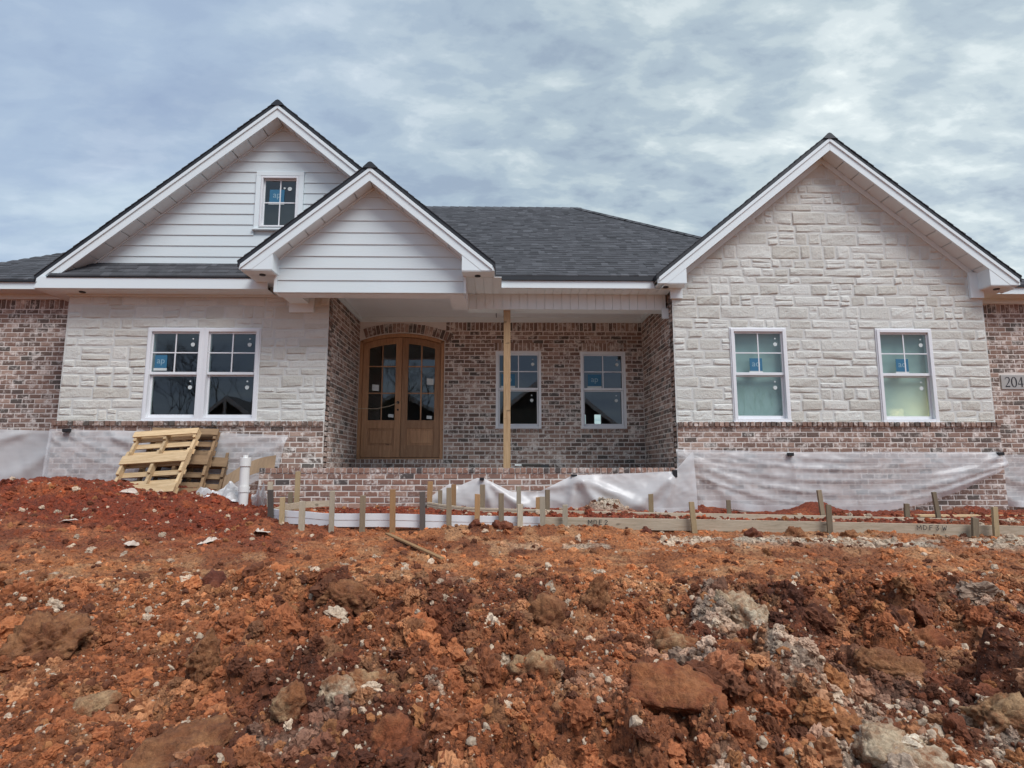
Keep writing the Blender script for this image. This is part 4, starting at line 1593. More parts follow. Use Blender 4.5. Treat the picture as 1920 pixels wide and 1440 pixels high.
for li, (a, b) in enumerate(lx):
    zb = DOOR[2] + .03
    st = .118 if li == 0 else .118
    ga, gb = a + st, b - st
    gz0 = 1.60
    lf = MB()
    lf.prism([(a, zb), (ga, zb), (ga, arch_z(ga, DR - .075)), (a, arch_z(a, DR - .075))], DY, DY + .045)
    lf.prism([(gb, zb), (b, zb), (b, arch_z(b, DR - .075)), (gb, arch_z(gb, DR - .075))], DY, DY + .045)
    up_, dn_ = arc_pts(ga, gb, DR - .075, 8), arc_pts(ga, gb, RG, 8)
    for i in range(8):
        lf.prism([dn_[i], dn_[i + 1], up_[i + 1], up_[i]], DY + .0005, DY + .0445)
    lf.box(ga, gb, DY + .0005, DY + .0445, zb, zb + .23); lf.box(ga, gb, DY + .0005, DY + .0445, gz0 - .16, gz0)
    lf.build("door_leaf", M['door'], dr, bevel=.004)
    MB().box(ga + .001, gb - .001, DY + .022, DY + .04, zb + .23, gz0 - .16).build("panel", M['door'], dr)
    MB().box(ga + .05, gb - .05, DY + .010, DY + .0215, zb + .27, gz0 - .20).build("panel", M['door'], dr, bevel=.008)
    gm = MB()
    gp = [(ga, gz0), (gb, gz0)] + arc_pts(ga, gb, RG, 8)[::-1]
    gm.add([(x, DY + .024, z) for x, z in gp], [tuple(range(len(gp)))])
    gm.build("pane", M['glass'], dr)
    gxm = (ga + gb) / 2
    MB().box(gxm - .011, gxm + .011, DY + .006, DY + .022, gz0, arch_z(gxm, RG)).build("muntin", M['door'], dr)
    for zz in (2.12, 2.64):
        for (p, q) in ((ga, gxm - .0115), (gxm + .0115, gb)):
            MB().box(p, q, DY + .006, DY + .022, zz - .011, zz + .011).build("muntin", M['door'], dr)
    pos = [(ga + .07, 2.17, .13, .12), (gb - .12, 1.66, .10, .06)] if li == 0 else [(gb - .15, 2.29, .13, .12), (gb - .14, 1.63, .10, .06)]
    for (x, z, w_, h_) in pos:
        MB().prism([(x, z), (x + w_, z - .01), (x + w_, z + h_ - .01), (x, z + h_)], DY + .002, DY + .005).build("sticker", M['white'], dr)
MB().tube([(dcx - .06, DY - .01, 1.94), (dcx - .06, DY + .01, 1.94)], .028, 12).build("lock_hole", M['black'], dr)
MB().tube([(dcx - .06, DY - .006, 1.80), (dcx - .06, DY + .008, 1.80)], .02, 12).build("lock_hole", M['dark'], dr)
sg = MB()
sp_ = [(dcx - .06, DY - .03, 1.93), (dcx - .2, DY - .1, 1.86), (dcx - .45, DY - .18, 1.80), (dcx - .8, DY - .26, 1.80)]
sg.tube(sp_, .006, 6)
tag(sg.build("tie_string", M['string']), "pale string tied from the door lock to the porch side wall", "string")

# --- house number
pq = empty("house_number_plaque", (8.87, .8, 2.17))
tag(pq, "grey stone house number plaque set in the right brick wing", "sign")
MB().box(-.215, .225, -.022, .02, -.128, .125).build("plate", M['plaque'], pq, bevel=.006)


def ribbon(pts, widths, y, mb):
    L, Rr = [], []
    for i, p in enumerate(pts):
        q0, q1 = pts[max(i - 1, 0)], pts[min(i + 1, len(pts) - 1)]
        d = Vector((q1[0] - q0[0], q1[1] - q0[1])).normalized()
        nn = Vector((-d.y, d.x)) * widths[i] * .5
        L.append((p[0] + nn.x, y, p[1] + nn.y)); Rr.append((p[0] - nn.x, y, p[1] - nn.y))
    n = len(pts)
    mb.add(L + Rr, [(i, i + 1, i + 1 + n, i + n) for i in range(n - 1)])


dg = MB(); yq = -.0245
def off(pts, dx): return [(x + dx, z) for x, z in pts]
two = [(-.042, .045), (-.035, .068), (-.01, .085), (.022, .078), (.036, .05), (.028, .015), (-.002, -.03), (-.04, -.078)]
ribbon(off(two, -.105), [.006, .012, .012, .018, .022, .020, .013, .010], yq, dg)
ribbon(off([(-.044, -.078), (.04, -.075)], -.105), [.018, .022], yq, dg)
n = 24
zero = [(.042 * math.cos(2 * math.pi * i / n), .085 * math.sin(2 * math.pi * i / n)) for i in range(n + 1)]
ribbon(off(zero, .008), [.010 + .014 * abs(math.cos(2 * math.pi * i / n)) for i in range(n + 1)], yq, dg)
ribbon(off([(.02, .088), (-.048, -.035)], .125), [.010, .008], yq, dg)
ribbon(off([(-.048, -.036), (.045, -.036)], .125), [.014, .014], yq - .0005, dg)
ribbon(off([(.018, .086), (.018, -.085)], .125), [.022, .022], yq - .001, dg)
dg.build("number", M['ink'], pq)

# ------------------------------------------------------------------ plastic films on the walls
def film(name, label, mat, top, bot, y, folds, seed, nx=150, nz=44, group="plastic sheets over the brick", bulge=.05, swags=(), clips=()):
    """sheet hung between a top and a bottom outline, both lists of (x,z)"""
    x0, x1 = top[0][0], top[-1][0]
    tx, tz = [p[0] for p in top], [p[1] for p in top]
    bx, bz = [p[0] for p in bot], [p[1] for p in bot]
    mb = MB()
    for b in range(nz + 1):
        t = b / nz
        for a in range(nx + 1):
            s = a / nx
            X0 = x0 + s * (x1 - x0)
            X1 = bx[0] + s * (bx[-1] - bx[0])
            za, zb = np.interp(X0, tx, tz), np.interp(X1, bx, bz)
            X = X0 + (X1 - X0) * t
            Z = za + (zb - za) * t
            d = 0
            for (fx, fz, ang, wd, am) in folds:
                ca, sa = math.cos(ang), math.sin(ang)
                pu, pv = (X - fx) * ca + (Z - fz) * sa, -(X - fx) * sa + (Z - fz) * ca
                if pu > -.02:
                    d += am * math.exp(-(pv / (wd * (1 + 1.2 * max(pu, 0)))) ** 2) * min(1, pu * 6 + .1) * math.exp(-max(pu, 0) * .6)
            for (sx0, sz0, sx1, sz1, sag, wd, am) in swags:
                q = (X - sx0) / (sx1 - sx0)
                if -.02 < q < 1.02:
                    dz = Z - (sz0 + (sz1 - sz0) * q - sag * 4 * q * (1 - q))
                    d += .5 * am * math.exp(-(dz / wd) ** 2) * (dz / wd * 1.0 + .7) * (.35 + .9 * abs(mnoise.noise((X * .9 + sag * 20, sag * 7, seed))))
            d += .010 * mnoise.noise((X * 2.3 + seed, Z * 3.1, seed)) * (.3 + t) + .005 * mnoise.noise((X * 7 + Z * 5, Z * 6 - X * 3, seed * 2.1))
            d += .003 * mnoise.noise((X * 17 - Z * 11, Z * 15 + X * 6, seed * 1.3))
            d += .020 * (.35 - abs(mnoise.noise((X * 1.6 - Z * 2.4 + seed, Z * 1.1 + X * .7, seed)))) + .014 * (.35 - abs(mnoise.noise((X * 3.4 + Z * 3.9 - seed, Z * 2.5 - X * 1.9, seed * 3))))
            d += bulge * math.sin(math.pi * min(1, t * .9)) * .5 + .03 * t
            yy = y(X) if callable(y) else y
            mb.v.append((X, yy - .012 - max(d, -.006), Z + .008 * mnoise.noise((X * 4, seed, 0.5)) * (1 if b == 0 else 0)))
    for b in range(nz):
        for a in range(nx):
            k = b * (nx + 1) + a
            mb.f.append((k, k + nx + 1, k + nx + 2, k + 1)); mb.r.append(.5); mb.mi.append(0)
    hem = MB()
    for b in (nz - 5, nz):
        for a in range(nx + 1):
            v = mb.v[b * (nx + 1) + a]
            hem.v.append((v[0], v[1] - .006, v[2]))
    for a in range(nx):
        hem.f.append((a, a + nx + 1, a + nx + 2, a + 1)); hem.r.append(.5); hem.mi.append(0)
    root = empty(name, (x0, (y(x0) if callable(y) else y), 0))
    tag(root, label, "plastic sheet", group)
    o = mb.build("sheet", mat, root, smooth=True)
    o.matrix_parent_inverse = Matrix.Translation((-root.location.x, -root.location.y, 0))
    hm = hem.build("hem", mat, root, smooth=True)
    hm.matrix_parent_inverse = Matrix.Translation((-root.location.x, -root.location.y, 0))
    for (cx, cz, cw, chh) in clips:
        yy = y(cx) if callable(y) else y
        c = MB().box(cx - cw / 2, cx + cw / 2, yy - .085, yy - .005, cz - chh / 2, cz + chh / 2).build("clip", M['black'], root, bevel=.004)
        c.matrix_parent_inverse = Matrix.Translation((-root.location.x, -root.location.y, 0))
    return root


film("plastic_sheet", "clear plastic sheet hanging over the right brick base", M['film'],
     [(2.70, .985), (3.6, .965), (4.5, .945), (6.0, .945), (7.80, .945)],
     [(2.72, .10), (3.3, .10), (3.9, .03), (5.2, .01), (5.9, .05), (6.5, .16), (7.1, .36), (7.6, .60), (7.86, .72)],
     -.062, [(2.72, .95, -.75, .05, .06), (2.8, .9, -.5, .04, .05), (2.75, .95, -1.2, .05, .05), (7.8, .9, math.pi + .4, .05, .04), (7.82, .75, math.pi + .25, .035, .05), (7.8, .68, math.pi + .33, .03, .06), (4.5, .93, -1.5, .04, .03)], 3.3,
     swags=[(2.74, .93, 7.84, .90, .10, .05, .035), (2.74, .90, 7.84, .84, .22, .045, .04), (2.74, .86, 7.84, .80, .36, .05, .05), (2.76, .80, 7.84, .76, .50, .05, .05), (2.9, .6, 7.8, .72, .55, .04, .05), (3.6, .85, 6.6, .8, .16, .04, .03), (4.4, .9, 7.8, .88, .14, .04, .03)],
     clips=[(4.47, .905, .085, .05), (7.76, .915, .085, .05)])
film("plastic_sheet", "slumped white plastic sheet over the right half of the porch knee wall", M['film_thick'],
     [(-.98, .30), (-.72, .48), (-.60, .44), (-.34, .56), (-.24, .555), (.14, .37), (.52, .36), (.8, .50), (1.02, .60), (1.6, .61), (2.44, .65), (2.72, .93)],
     [(-1.0, .10), (-.3, .12), (.5, .08), (1.5, .08), (2.74, .08)],
     KY - .03, [(1.02, .60, -.9, .06, .09), (1.02, .60, -.45, .05, .07), (1.02, .58, -1.7, .05, .06), (2.44, .64, math.pi + .7, .06, .08), (2.44, .62, math.pi + 1.2, .05, .07), (-.25, .55, -.6, .05, .07), (-.25, .55, -1.3, .04, .05), (.3, .36, .2, .04, .05)], 8.7,
     clips=[(-.27, .545, .06, .04), (1.02, .592, .08, .03), (2.44, .62, .06, .10)], bulge=.09)
film("plastic_sheet", "plastic sheet on the brick wing below the house number", M['film'],
     [(7.86, .62), (8.0, .90), (8.5, .92), (9.3, .93)], [(7.90, .30), (8.1, .10), (8.6, .05), (9.3, .02)],
     lambda x: .79 - .55 * max(0, 1 - (x - 7.86) / .5), [(7.9, .6, -.6, .05, .08), (7.9, .6, -1.0, .04, .07), (7.95, .7, -.3, .04, .05)], 5.5, nx=40)
film("plastic_sheet", "clear plastic sheet over the left brick base behind the pallets", M['film'],
     [(-6.90, 1.285), (-5.0, 1.25), (-3.45, 1.20), (-3.27, 1.20)], [(-6.92, .15), (-5.2, .2), (-4.2, .2), (-3.7, .50), (-3.40, .58)],
     -.062, [(-6.0, 1.2, -.35, .05, .04), (-3.3, 1.15, math.pi + .9, .05, .05), (-3.32, 1.18, -1.55, .03, .05), (-5.2, 1.0, -.6, .06, .05)], 1.9,
     swags=[(-6.7, 1.25, -3.4, 1.15, .16, .05, .035), (-6.7, 1.22, -3.4, 1.0, .35, .05, .04), (-6.8, 1.1, -4.2, .8, .3, .05, .045)],
     clips=[(-6.62, 1.262, .095, .05), (-3.42, .66, .055, .11)])
film("plastic_sheet", "hazy plastic sheet sagging over the left brick wing", M['film_thick'],
     [(-9.6, 1.33), (-8.3, 1.33), (-7.2, 1.30), (-6.88, 1.285)], [(-9.6, .2), (-8, .2), (-6.9, .2)],
     lambda x: .78 - .83 * max(0, 1 - abs(x + 6.88) / .45), [(-6.95, 1.2, math.pi + .55, .06, .10), (-6.92, 1.0, math.pi + .9, .06, .08), (-6.9, .7, math.pi + 1.3, .05, .06), (-7.8, 1.3, math.pi + .3, .05, .05)], 7.1, nx=60)

# ------------------------------------------------------------------ temporary post
MBp = MB().box(.032, .146, .30, .40, ZFL - .008, 3.2815)
tag(MBp.build("support_post", M['pine_v'], bevel=.004), "pale temporary wooden post holding up the porch beam", "post")
cg = empty("caulking_gun", (.48, .05, ZFL + .02))
tag(cg, "small dark caulking gun lying at the foot of the wooden post", "tool")
MB().tube([(-.16, 0, .02), (.14, 0, .02)], .024, 10).build("barrel", M['dark'], cg)
MB().tube([(-.27, 0, .02), (-.16, 0, .02)], .010, 8).build("nozzle", M['white'], cg)
MB().box(.14, .26, -.012, .012, -.015, .03).build("handle", M['black'], cg)

# ------------------------------------------------------------------ pallets
def pallet(name, loc, rot, mat, label, seed, wide=1.06, high=1.12):
    """stands in its own x-z plane, deck towards -y; leaned by rot"""
    rr = random.Random(seed)
    p = empty(name, loc, rot)
    tag(p, label, "pallet", "pallets leaning on the brick base")
    for x in (.03, wide / 2, wide - .03):
        s = MB()
        # stringer with two notches
        for (a, b, d0) in ((0, .16, 0), (.16, .36, .035), (.36, .76, 0), (.76, .96, .035), (.96, high, 0)):
            s.box(x - .02, x + .02, -.045 + d0, .045, a, b)
        s.build("stringer", mat, p)
    for z, h in ((0, .145), (.52, .15), (high - .105, .105)):
        MB().box(-.01 + rr.uniform(-.015, .01), wide + rr.uniform(-.01, .02), -.064, -.0455, z, z + h).build("deck_board", mat, p, bevel=.002)
    for z, h in ((0, .13), (.20, .085), (.36, .085), (.53, .12), (.72, .085), (.87, .085), (high - .12, .12)):
        MB().box(rr.uniform(-.01, .01), wide + rr.uniform(-.01, .01), .0455, .064, z, z + h).build("deck_board", mat, p, bevel=.002)
    return p


def lean(yb_, zb_, yt, zt): return -math.atan2(yt - yb_, zt - zb_)


pallet("pallet", (-5.40, -.98, .29), (lean(-.98, .29, -.30, 1.22), R(-3.5), R(-3)), M['pine'], "clean pale wooden pallet leaning in front of the other two", 1, .95)
pallet("pallet", (-5.26, -.66, .27), (lean(-.66, .27, -.19, 1.22), R(1), R(2)), M['pine_old'], "weathered brown wooden pallet in the middle of the leaning stack", 2, .96)
pallet("pallet", (-5.13, -.48, .25), (lean(-.48, .25, -.05, 1.2), R(2), R(5)), M['pine_old'], "darker wooden pallet closest to the wall in the leaning stack", 3, 1.0)

# ------------------------------------------------------------------ pvc cleanout, cardboard, bag
px, py = -3.46, -1.15
g0 = gz(px, py)
pv = empty("drain_pipe", (px, py, g0))
tag(pv, "white capped plastic drain pipe standing in the soil", "pipe")
MB().tube([(0, 0, -.2), (0, 0, .56)], .062, 20).build("pipe", M['pvc'], pv, smooth=False)
MB().tube([(0, 0, .50), (0, 0, .62)], .073, 20).build("cap", M['pvc'], pv, bevel=.006)
MB().tube([(0, 0, .62), (0, 0, .655)], .032, 8).build("cap_nut", M['pvc'], pv)
MB().tube([(0, 0, .16), (0, 0, .24)], .070, 20).build("coupling", M['pvc'], pv)


def crumple(name, label, cat, mat, loc, sx, sy, h, seed, n=22, rot=0.0, freq=3.0, group=None):
    mb = MB()
    for b in range(n + 1):
        for a in range(n + 1):
            s, t = a / n - .5, b / n - .5
            x, y = s * sx, t * sy
            f = h * (abs(mnoise.noise((s * freq + seed, t * freq, seed))) * 1.6 + .5 * abs(mnoise.noise((s * freq * 2.3, t * freq * 2.3 + seed, 2)))) * (1 - (2 * max(abs(s), abs(t))) ** 4 * .8)
            ex = .06 * sx * mnoise.noise((t * 5, seed, s * 5)); ey = .06 * sy * mnoise.noise((s * 5, seed + 4, t * 5))
            mb.v.append((x + ex, y + ey, f))
    for b in range(n):
        for a in range(n):
            k = b * (n + 1) + a
            mb.f.append((k, k + 1, k + n + 2, k + n + 1)); mb.r.append(.5); mb.mi.append(0)
    o = mb.build(name, mat)
    o.location = loc; o.rotation_euler = (rot if isinstance(rot, tuple) else (0, 0, rot))
    tag(o, label, cat, group)
    sm = o.modifiers.new("thick", 'SOLIDIFY'); sm.thickness = .003
    return o


crumple("crumpled_plastic", "crumpled translucent plastic bunched beside the white drain pipe", "plastic sheet", M['film_thick'], (-3.86, -.95, gz(-3.86, -.95) - .02), .75, .5, .26, 3.0, rot=(R(18), R(-8), .3))
crumple("crumpled_plastic", "scrap of clear plastic between the drain pipe and the knee wall", "plastic sheet", M['film'], (-3.30, -1.0, gz(-3.30, -1.0)), .2, .3, .3, 6.0, rot=(R(50), 0, .4))
cb = MB()
for i in range(13):
    t = i / 12
    x = -.38 + .72 * t
    z = .02 + .30 * t + .07 * math.sin(t * 3)
    cb.v += [(x, .0 - .05 * math.sin(t * 5), z - .10 + .03 * t), (x + .02, .04, z + .13)]
for i in range(12):
    cb.f.append((2 * i, 2 * i + 2, 2 * i + 3, 2 * i + 1)); cb.r.append(.5); cb.mi.append(0)
co = cb.build("cardboard_sheet", M['cardboard'])
co.location = (-3.62, -.62, .42)
sm = co.modifiers.new("thick", 'SOLIDIFY'); sm.thickness = .006
tag(co, "bent brown cardboard sheet propped behind the white drain pipe", "cardboard")

# ------------------------------------------------------------------ concrete forms and stakes
def form_strip(name, pts, h, t, mat, label, group=None, n_sub=1, strip_gap=.0):
    P = [Vector(p) for p in pts]
    # resample smoothly
    out = []
    for i in range(len(P) - 1):
        p0, p1, p2, p3 = P[max(i - 1, 0)], P[i], P[i + 1], P[min(i + 2, len(P) - 1)]
        for k in range(6):
            s = k / 6
            out.append(.5 * ((2 * p1) + (p2 - p0) * s + (2 * p0 - 5 * p1 + 4 * p2 - p3) * s * s + (-p0 + 3 * p1 - 3 * p2 + p3) * s ** 3))
    out.append(P[-1])
    mb = MB()
    hh = h / n_sub
    for r_ in range(n_sub):
        vs = []
        oy = .004 * ((r_ * 7) % 3 - 1)
        for i, p in enumerate(out):
            d = (out[min(i + 1, len(out) - 1)] - out[max(i - 1, 0)]); d.z = 0; d.normalize()
            nn = Vector((-d.y, d.x, 0)) * t * .5
            z1 = p.z - r_ * hh; z0 = z1 - hh + strip_gap
            for (s_, z_) in ((-1, z1), (1, z1), (1, z0), (-1, z0)):
                q = p + nn * s_
                vs.append((q.x, q.y + oy, z_))
        n = len(out); fs = []
        for i in range(n - 1):
            k = i * 4
            for j in range(4):
                fs.append((k + j, k + 4 + j, k + 4 + (j + 1) % 4, k + (j + 1) % 4))
        fs += [(0, 1, 2, 3), tuple((n - 1) * 4 + j for j in (3, 2, 1, 0))]
        mb.add(vs, fs)
    o = mb.build(name, mat, bevel=.002)
    tag(o, label, "form board", group)
    return o


NEAR = [(-2.799, -1.85, 0.201), (-2.579, -2.05, 0.195), (-2.278, -2.2, 0.192), (-1.976, -2.28, 0.176), (-1.254, -2.32, 0.175), (-0.553, -2.32, 0.156), (0.496, -2.32, 0.137)]
NEARW = [(0.50, -2.36, 0.137), (1.85, -2.40, 0.12), (3.763, -2.54, 0.093), (5.819, -2.79, 0.065), (7.2, -3.0, .05)]
FAR = [(-1.008, -1.0, 0.236), (-0.717, -1.15, 0.202), (-0.282, -1.25, 0.172), (0.497, -1.3, 0.154)]
FARW = [(0.45, -1.34, 0.156), (1.063, -1.34, 0.136), (2.324, -1.40, 0.114), (3.886, -1.54, 0.092), (5.803, -1.79, 0.065), (7.4, -2.0, 0.05)]
RET = [(-2.80, -1.80, 0.205), (-2.706, -1.5, 0.245), (-2.546, -1.25, 0.258), (-2.27, -1.1, 0.264)]
GF = "boards of the walkway form"
form_strip("form_board", NEAR, .155, .022, M['vinyl'], "curved white plastic form board in front of the porch", GF, 2, .004)
near_board = form_strip("form_board", NEARW, .13, .036, M['form'], "long wooden form board nearest the camera with writing on it", GF)
form_strip("form_board", FAR, .09, .03, M['form'], "curved tan bent form board of stacked strips before the porch", GF, 3, .003)
form_strip("form_board", FARW, .11, .036, M['form'], "long wooden form board closer to the house", GF)
form_strip("form_board", RET, .08, .02, M['form'], "short tan form board curving back to the porch at the left", GF)
MB_ = MB().bar((5.6, -1.25, .06), (8.2, -1.35, .055), .12, .03)
tag(MB_.build("loose_board", M['pine'], bevel=.002), "pale loose board lying on the ground at the far right", "board")

STROKES = {'M': [[(0, 0), (0, 1), (.4, .35), (.8, 1), (.8, 0)]], 'D': [[(0, 0), (0, 1), (.5, .9), (.7, .5), (.45, .08), (0, 0)]], 'F': [[(0, 0), (0, 1), (.6, 1)], [(0, .55), (.5, .55)]],
           'E': [[(.6, 1), (0, 1), (0, 0), (.6, 0)], [(0, .55), (.5, .55)]], '2': [[(0, .8), (.3, 1), (.6, .75), (0, 0), (.65, 0)]],
           '3': [[(0, 1), (.55, 1), (.25, .58), (.6, .35), (.3, 0), (0, .1)]], 'W': [[(0, 1), (.2, 0), (.42, .7), (.62, 0), (.85, 1)]]}


def marker(text, x, y, z, h, dx, slope_y, slope_z, parent):
    u = 0
    for ch in text:
        mb = MB()
        for st in STROKES[ch]:
            for i in range(len(st) - 1):
                (a, b), (c, d) = st[i], st[i + 1]
                p0 = Vector((x + (u + a * dx), 0, z + b * h)); p1 = Vector((x + (u + c * dx), 0, z + d * h))
                dd = (p1 - p0).normalized(); nn = Vector((-dd.z, 0, dd.x)) * .0032
                q = [p0 + nn - dd * .002, p0 - nn - dd * .002, p1 - nn + dd * .002, p1 + nn + dd * .002]
                mb.add([(v.x, y + slope_y * (v.x - x), v.z + slope_z * (v.x - x)) for v in q], [(0, 1, 2, 3)])
        mb.build("letter", M['ink'], parent)
        u += dx * 1.25


marker("MDF3W", 4.62, -2.672, .018, .048, .052, -.12, -.012, near_board)
marker("MDE2", 1.00, -2.402, .058, .050, .05, -.03, -.012, near_board)

STAKES = [(-2.801, -1.9, 0.435, 0.096, 'd', 0.05), (-2.598, -2.1, 0.354, 0.105, 't', 0), (-2.26, -2.42, 0.324, 0.006, 'l', 0), (-1.923, -2.42, 0.44, -0.024, 'l', 0), (-1.576, -2.42, 0.389, 0.017, 'g', 0), (-1.231, -2.42, 0.454, -0.013, 'o', 0), (-0.892, -2.4, 0.427, 0.091, 'd', 0.03), (-0.595, -2.4, 0.475, 0.103, 'g', 0), (-0.275, -2.4, 0.402, 0.09, 'o', 0), (0.002, -2.4, 0.408, 0.138, 'g', 0), (0.215, -2.4, 0.287, 0.119, 'l', 0), (0.474, -2.44, 0.372, 0.103, 'l', 0), (0.727, -2.46, 0.282, 0.102, 'l', 0), (2.192, -2.50, 0.319, 0.009, 't', 0.06), (3.668, -2.62, 0.29, 0.05, 'g', 0), (5.161, -2.80, 0.161, 0.003, 'g', -0.1), (5.362, -2.84, 0.278, -0.024, 't', -0.06),
          (-3.047, -1.3, 0.518, 0.261, 'l', 0), (-2.778, -1.3, 0.386, 0.261, 'g', 0), (-2.744, -1.15, 0.65, 0.267, 't', 0), (-0.988, -0.96, 0.51, 0.221, 'o', 0), (-0.837, -1.02, 0.395, 0.201, 'g', 0), (-0.645, -1.10, 0.475, 0.188, 'o', 0), (-0.253, -1.18, 0.478, 0.18, 'g', 0), (0.234, -1.22, 0.451, 0.17, 'l', 0), (0.494, -1.22, 0.31, 0.155, 'o', 0), (0.616, -1.25, 0.409, 0.155, 'g', 0), (1.994, -1.30, 0.356, 0.121, 't', 0), (3.005, -1.38, 0.279, 0.109, 'g', 0), (4.204, -1.48, 0.413, 0.087, 'g', 0.08), (5.214, -1.62, 0.244, 0.073, 'g', 0), (5.589, -1.68, 0.394, 0.067, 'g', 0.1)]
ORD = ["leftmost", "second from the left", "third from the left", "fourth from the left", "fifth from the left", "sixth from the left", "seventh from the left", "eighth from the left", "ninth from the left",
       "tenth from the left", "eleventh from the left", "twelfth from the left", "thirteenth from the left", "fourth from the right", "third from the right", "second from the right", "rightmost"]
ORD2 = ["leftmost", "second from the left", "third from the left", "fourth from the left", "fifth from the left", "sixth from the left", "seventh from the left", "eighth from the left", "ninth from the left",
        "seventh from the right", "sixth from the right", "fifth from the right", "fourth from the right", "third from the right", "second from the right"]
CW = {'d': 'dark', 't': 'tan', 'l': 'pale grey', 'g': 'grey brown', 'o': 'orange brown'}
for i, (x, y, zt, zb, c, tilt) in enumerate(STAKES):
    front = i < 17
    which = ORD[i] if front else ORD2[i - 17]
    g0 = gz(x, y)
    rr = random.Random(i)
    hgt = zt - g0
    mb = MB()
    w_, t_ = rr.uniform(.028, .034), .017
    tw = rr.uniform(-.006, .006)
    mb.box(-w_, w_, -t_, t_, -.18, hgt)
    for k in (4, 5, 6, 7):
        v = mb.v[k]; mb.v[k] = (v[0] * rr.uniform(.9, 1.05), v[1], v[2] + rr.uniform(-.006, .004))
    o = mb.build("form_stake", M['stake_' + c], bevel=.003)
    o.location = (x - math.tan(tilt) * hgt * .2, y, g0)
    o.rotation_euler = (rr.uniform(-.04, .04), -tilt + rr.uniform(-.015, .015), rr.uniform(-.15, .15))
    tag(o, ("%s%s wooden stake, %s in the %s row of form stakes" % ("leaning " if abs(tilt) > .02 else "", CW[c], which, "front" if front else "back")), "stake", "stakes holding the walkway form")

# ------------------------------------------------------------------ rocks
def rock_mesh(name, seed, sub, mat, planes=14, rough=.10, fine=.04, size=(1, 1, 1), smooth=True):
    rr = random.Random(seed)
    bm = bmesh.new()
    bmesh.ops.create_icosphere(bm, subdivisions=sub, radius=1.0)
    pl = []
    for _ in range(planes):
        n = Vector((rr.gauss(0, 1), rr.gauss(0, 1), rr.gauss(0, 1))).normalized()
        pl.append((n, rr.uniform(.62, .95)))
    ox = rr.uniform(0, 100)
    S = Vector(size); g = (S.x * S.y * S.z) ** (1 / 3)
    o3 = Vector((ox, ox * .7, -ox))
    for v in bm.verts:
        d = v.co.normalized()
        r = 1.05
        for n, h in pl:
            k = n.dot(d)
            if k > .05:
                r = min(r, h / k)
        p = Vector((d.x * S.x, d.y * S.y, d.z * S.z)) * r
        q = p / g
        nrm_ = Vector((d.x / S.x, d.y / S.y, d.z / S.z)).normalized()
        t = rough * mnoise.noise(q * 1.5 + o3)
        t += fine * (1.3 * mnoise.noise(q * 3.3 + o3) + 1.3 * (.3 - abs(mnoise.noise(q * 6.5 + o3))) + .7 * mnoise.noise(q * 14 + o3) + (.5 * mnoise.noise(q * 29 + o3) if sub > 4 else 0))
        v.co = p + nrm_ * t * min(S) * 1.1
    me = bpy.data.meshes.new(name)
    bm.to_mesh(me); bm.free()
    me.materials.append(mat)
    if smooth:
        me.polygons.foreach_set("use_smooth", [True] * len(me.polygons))
    return me


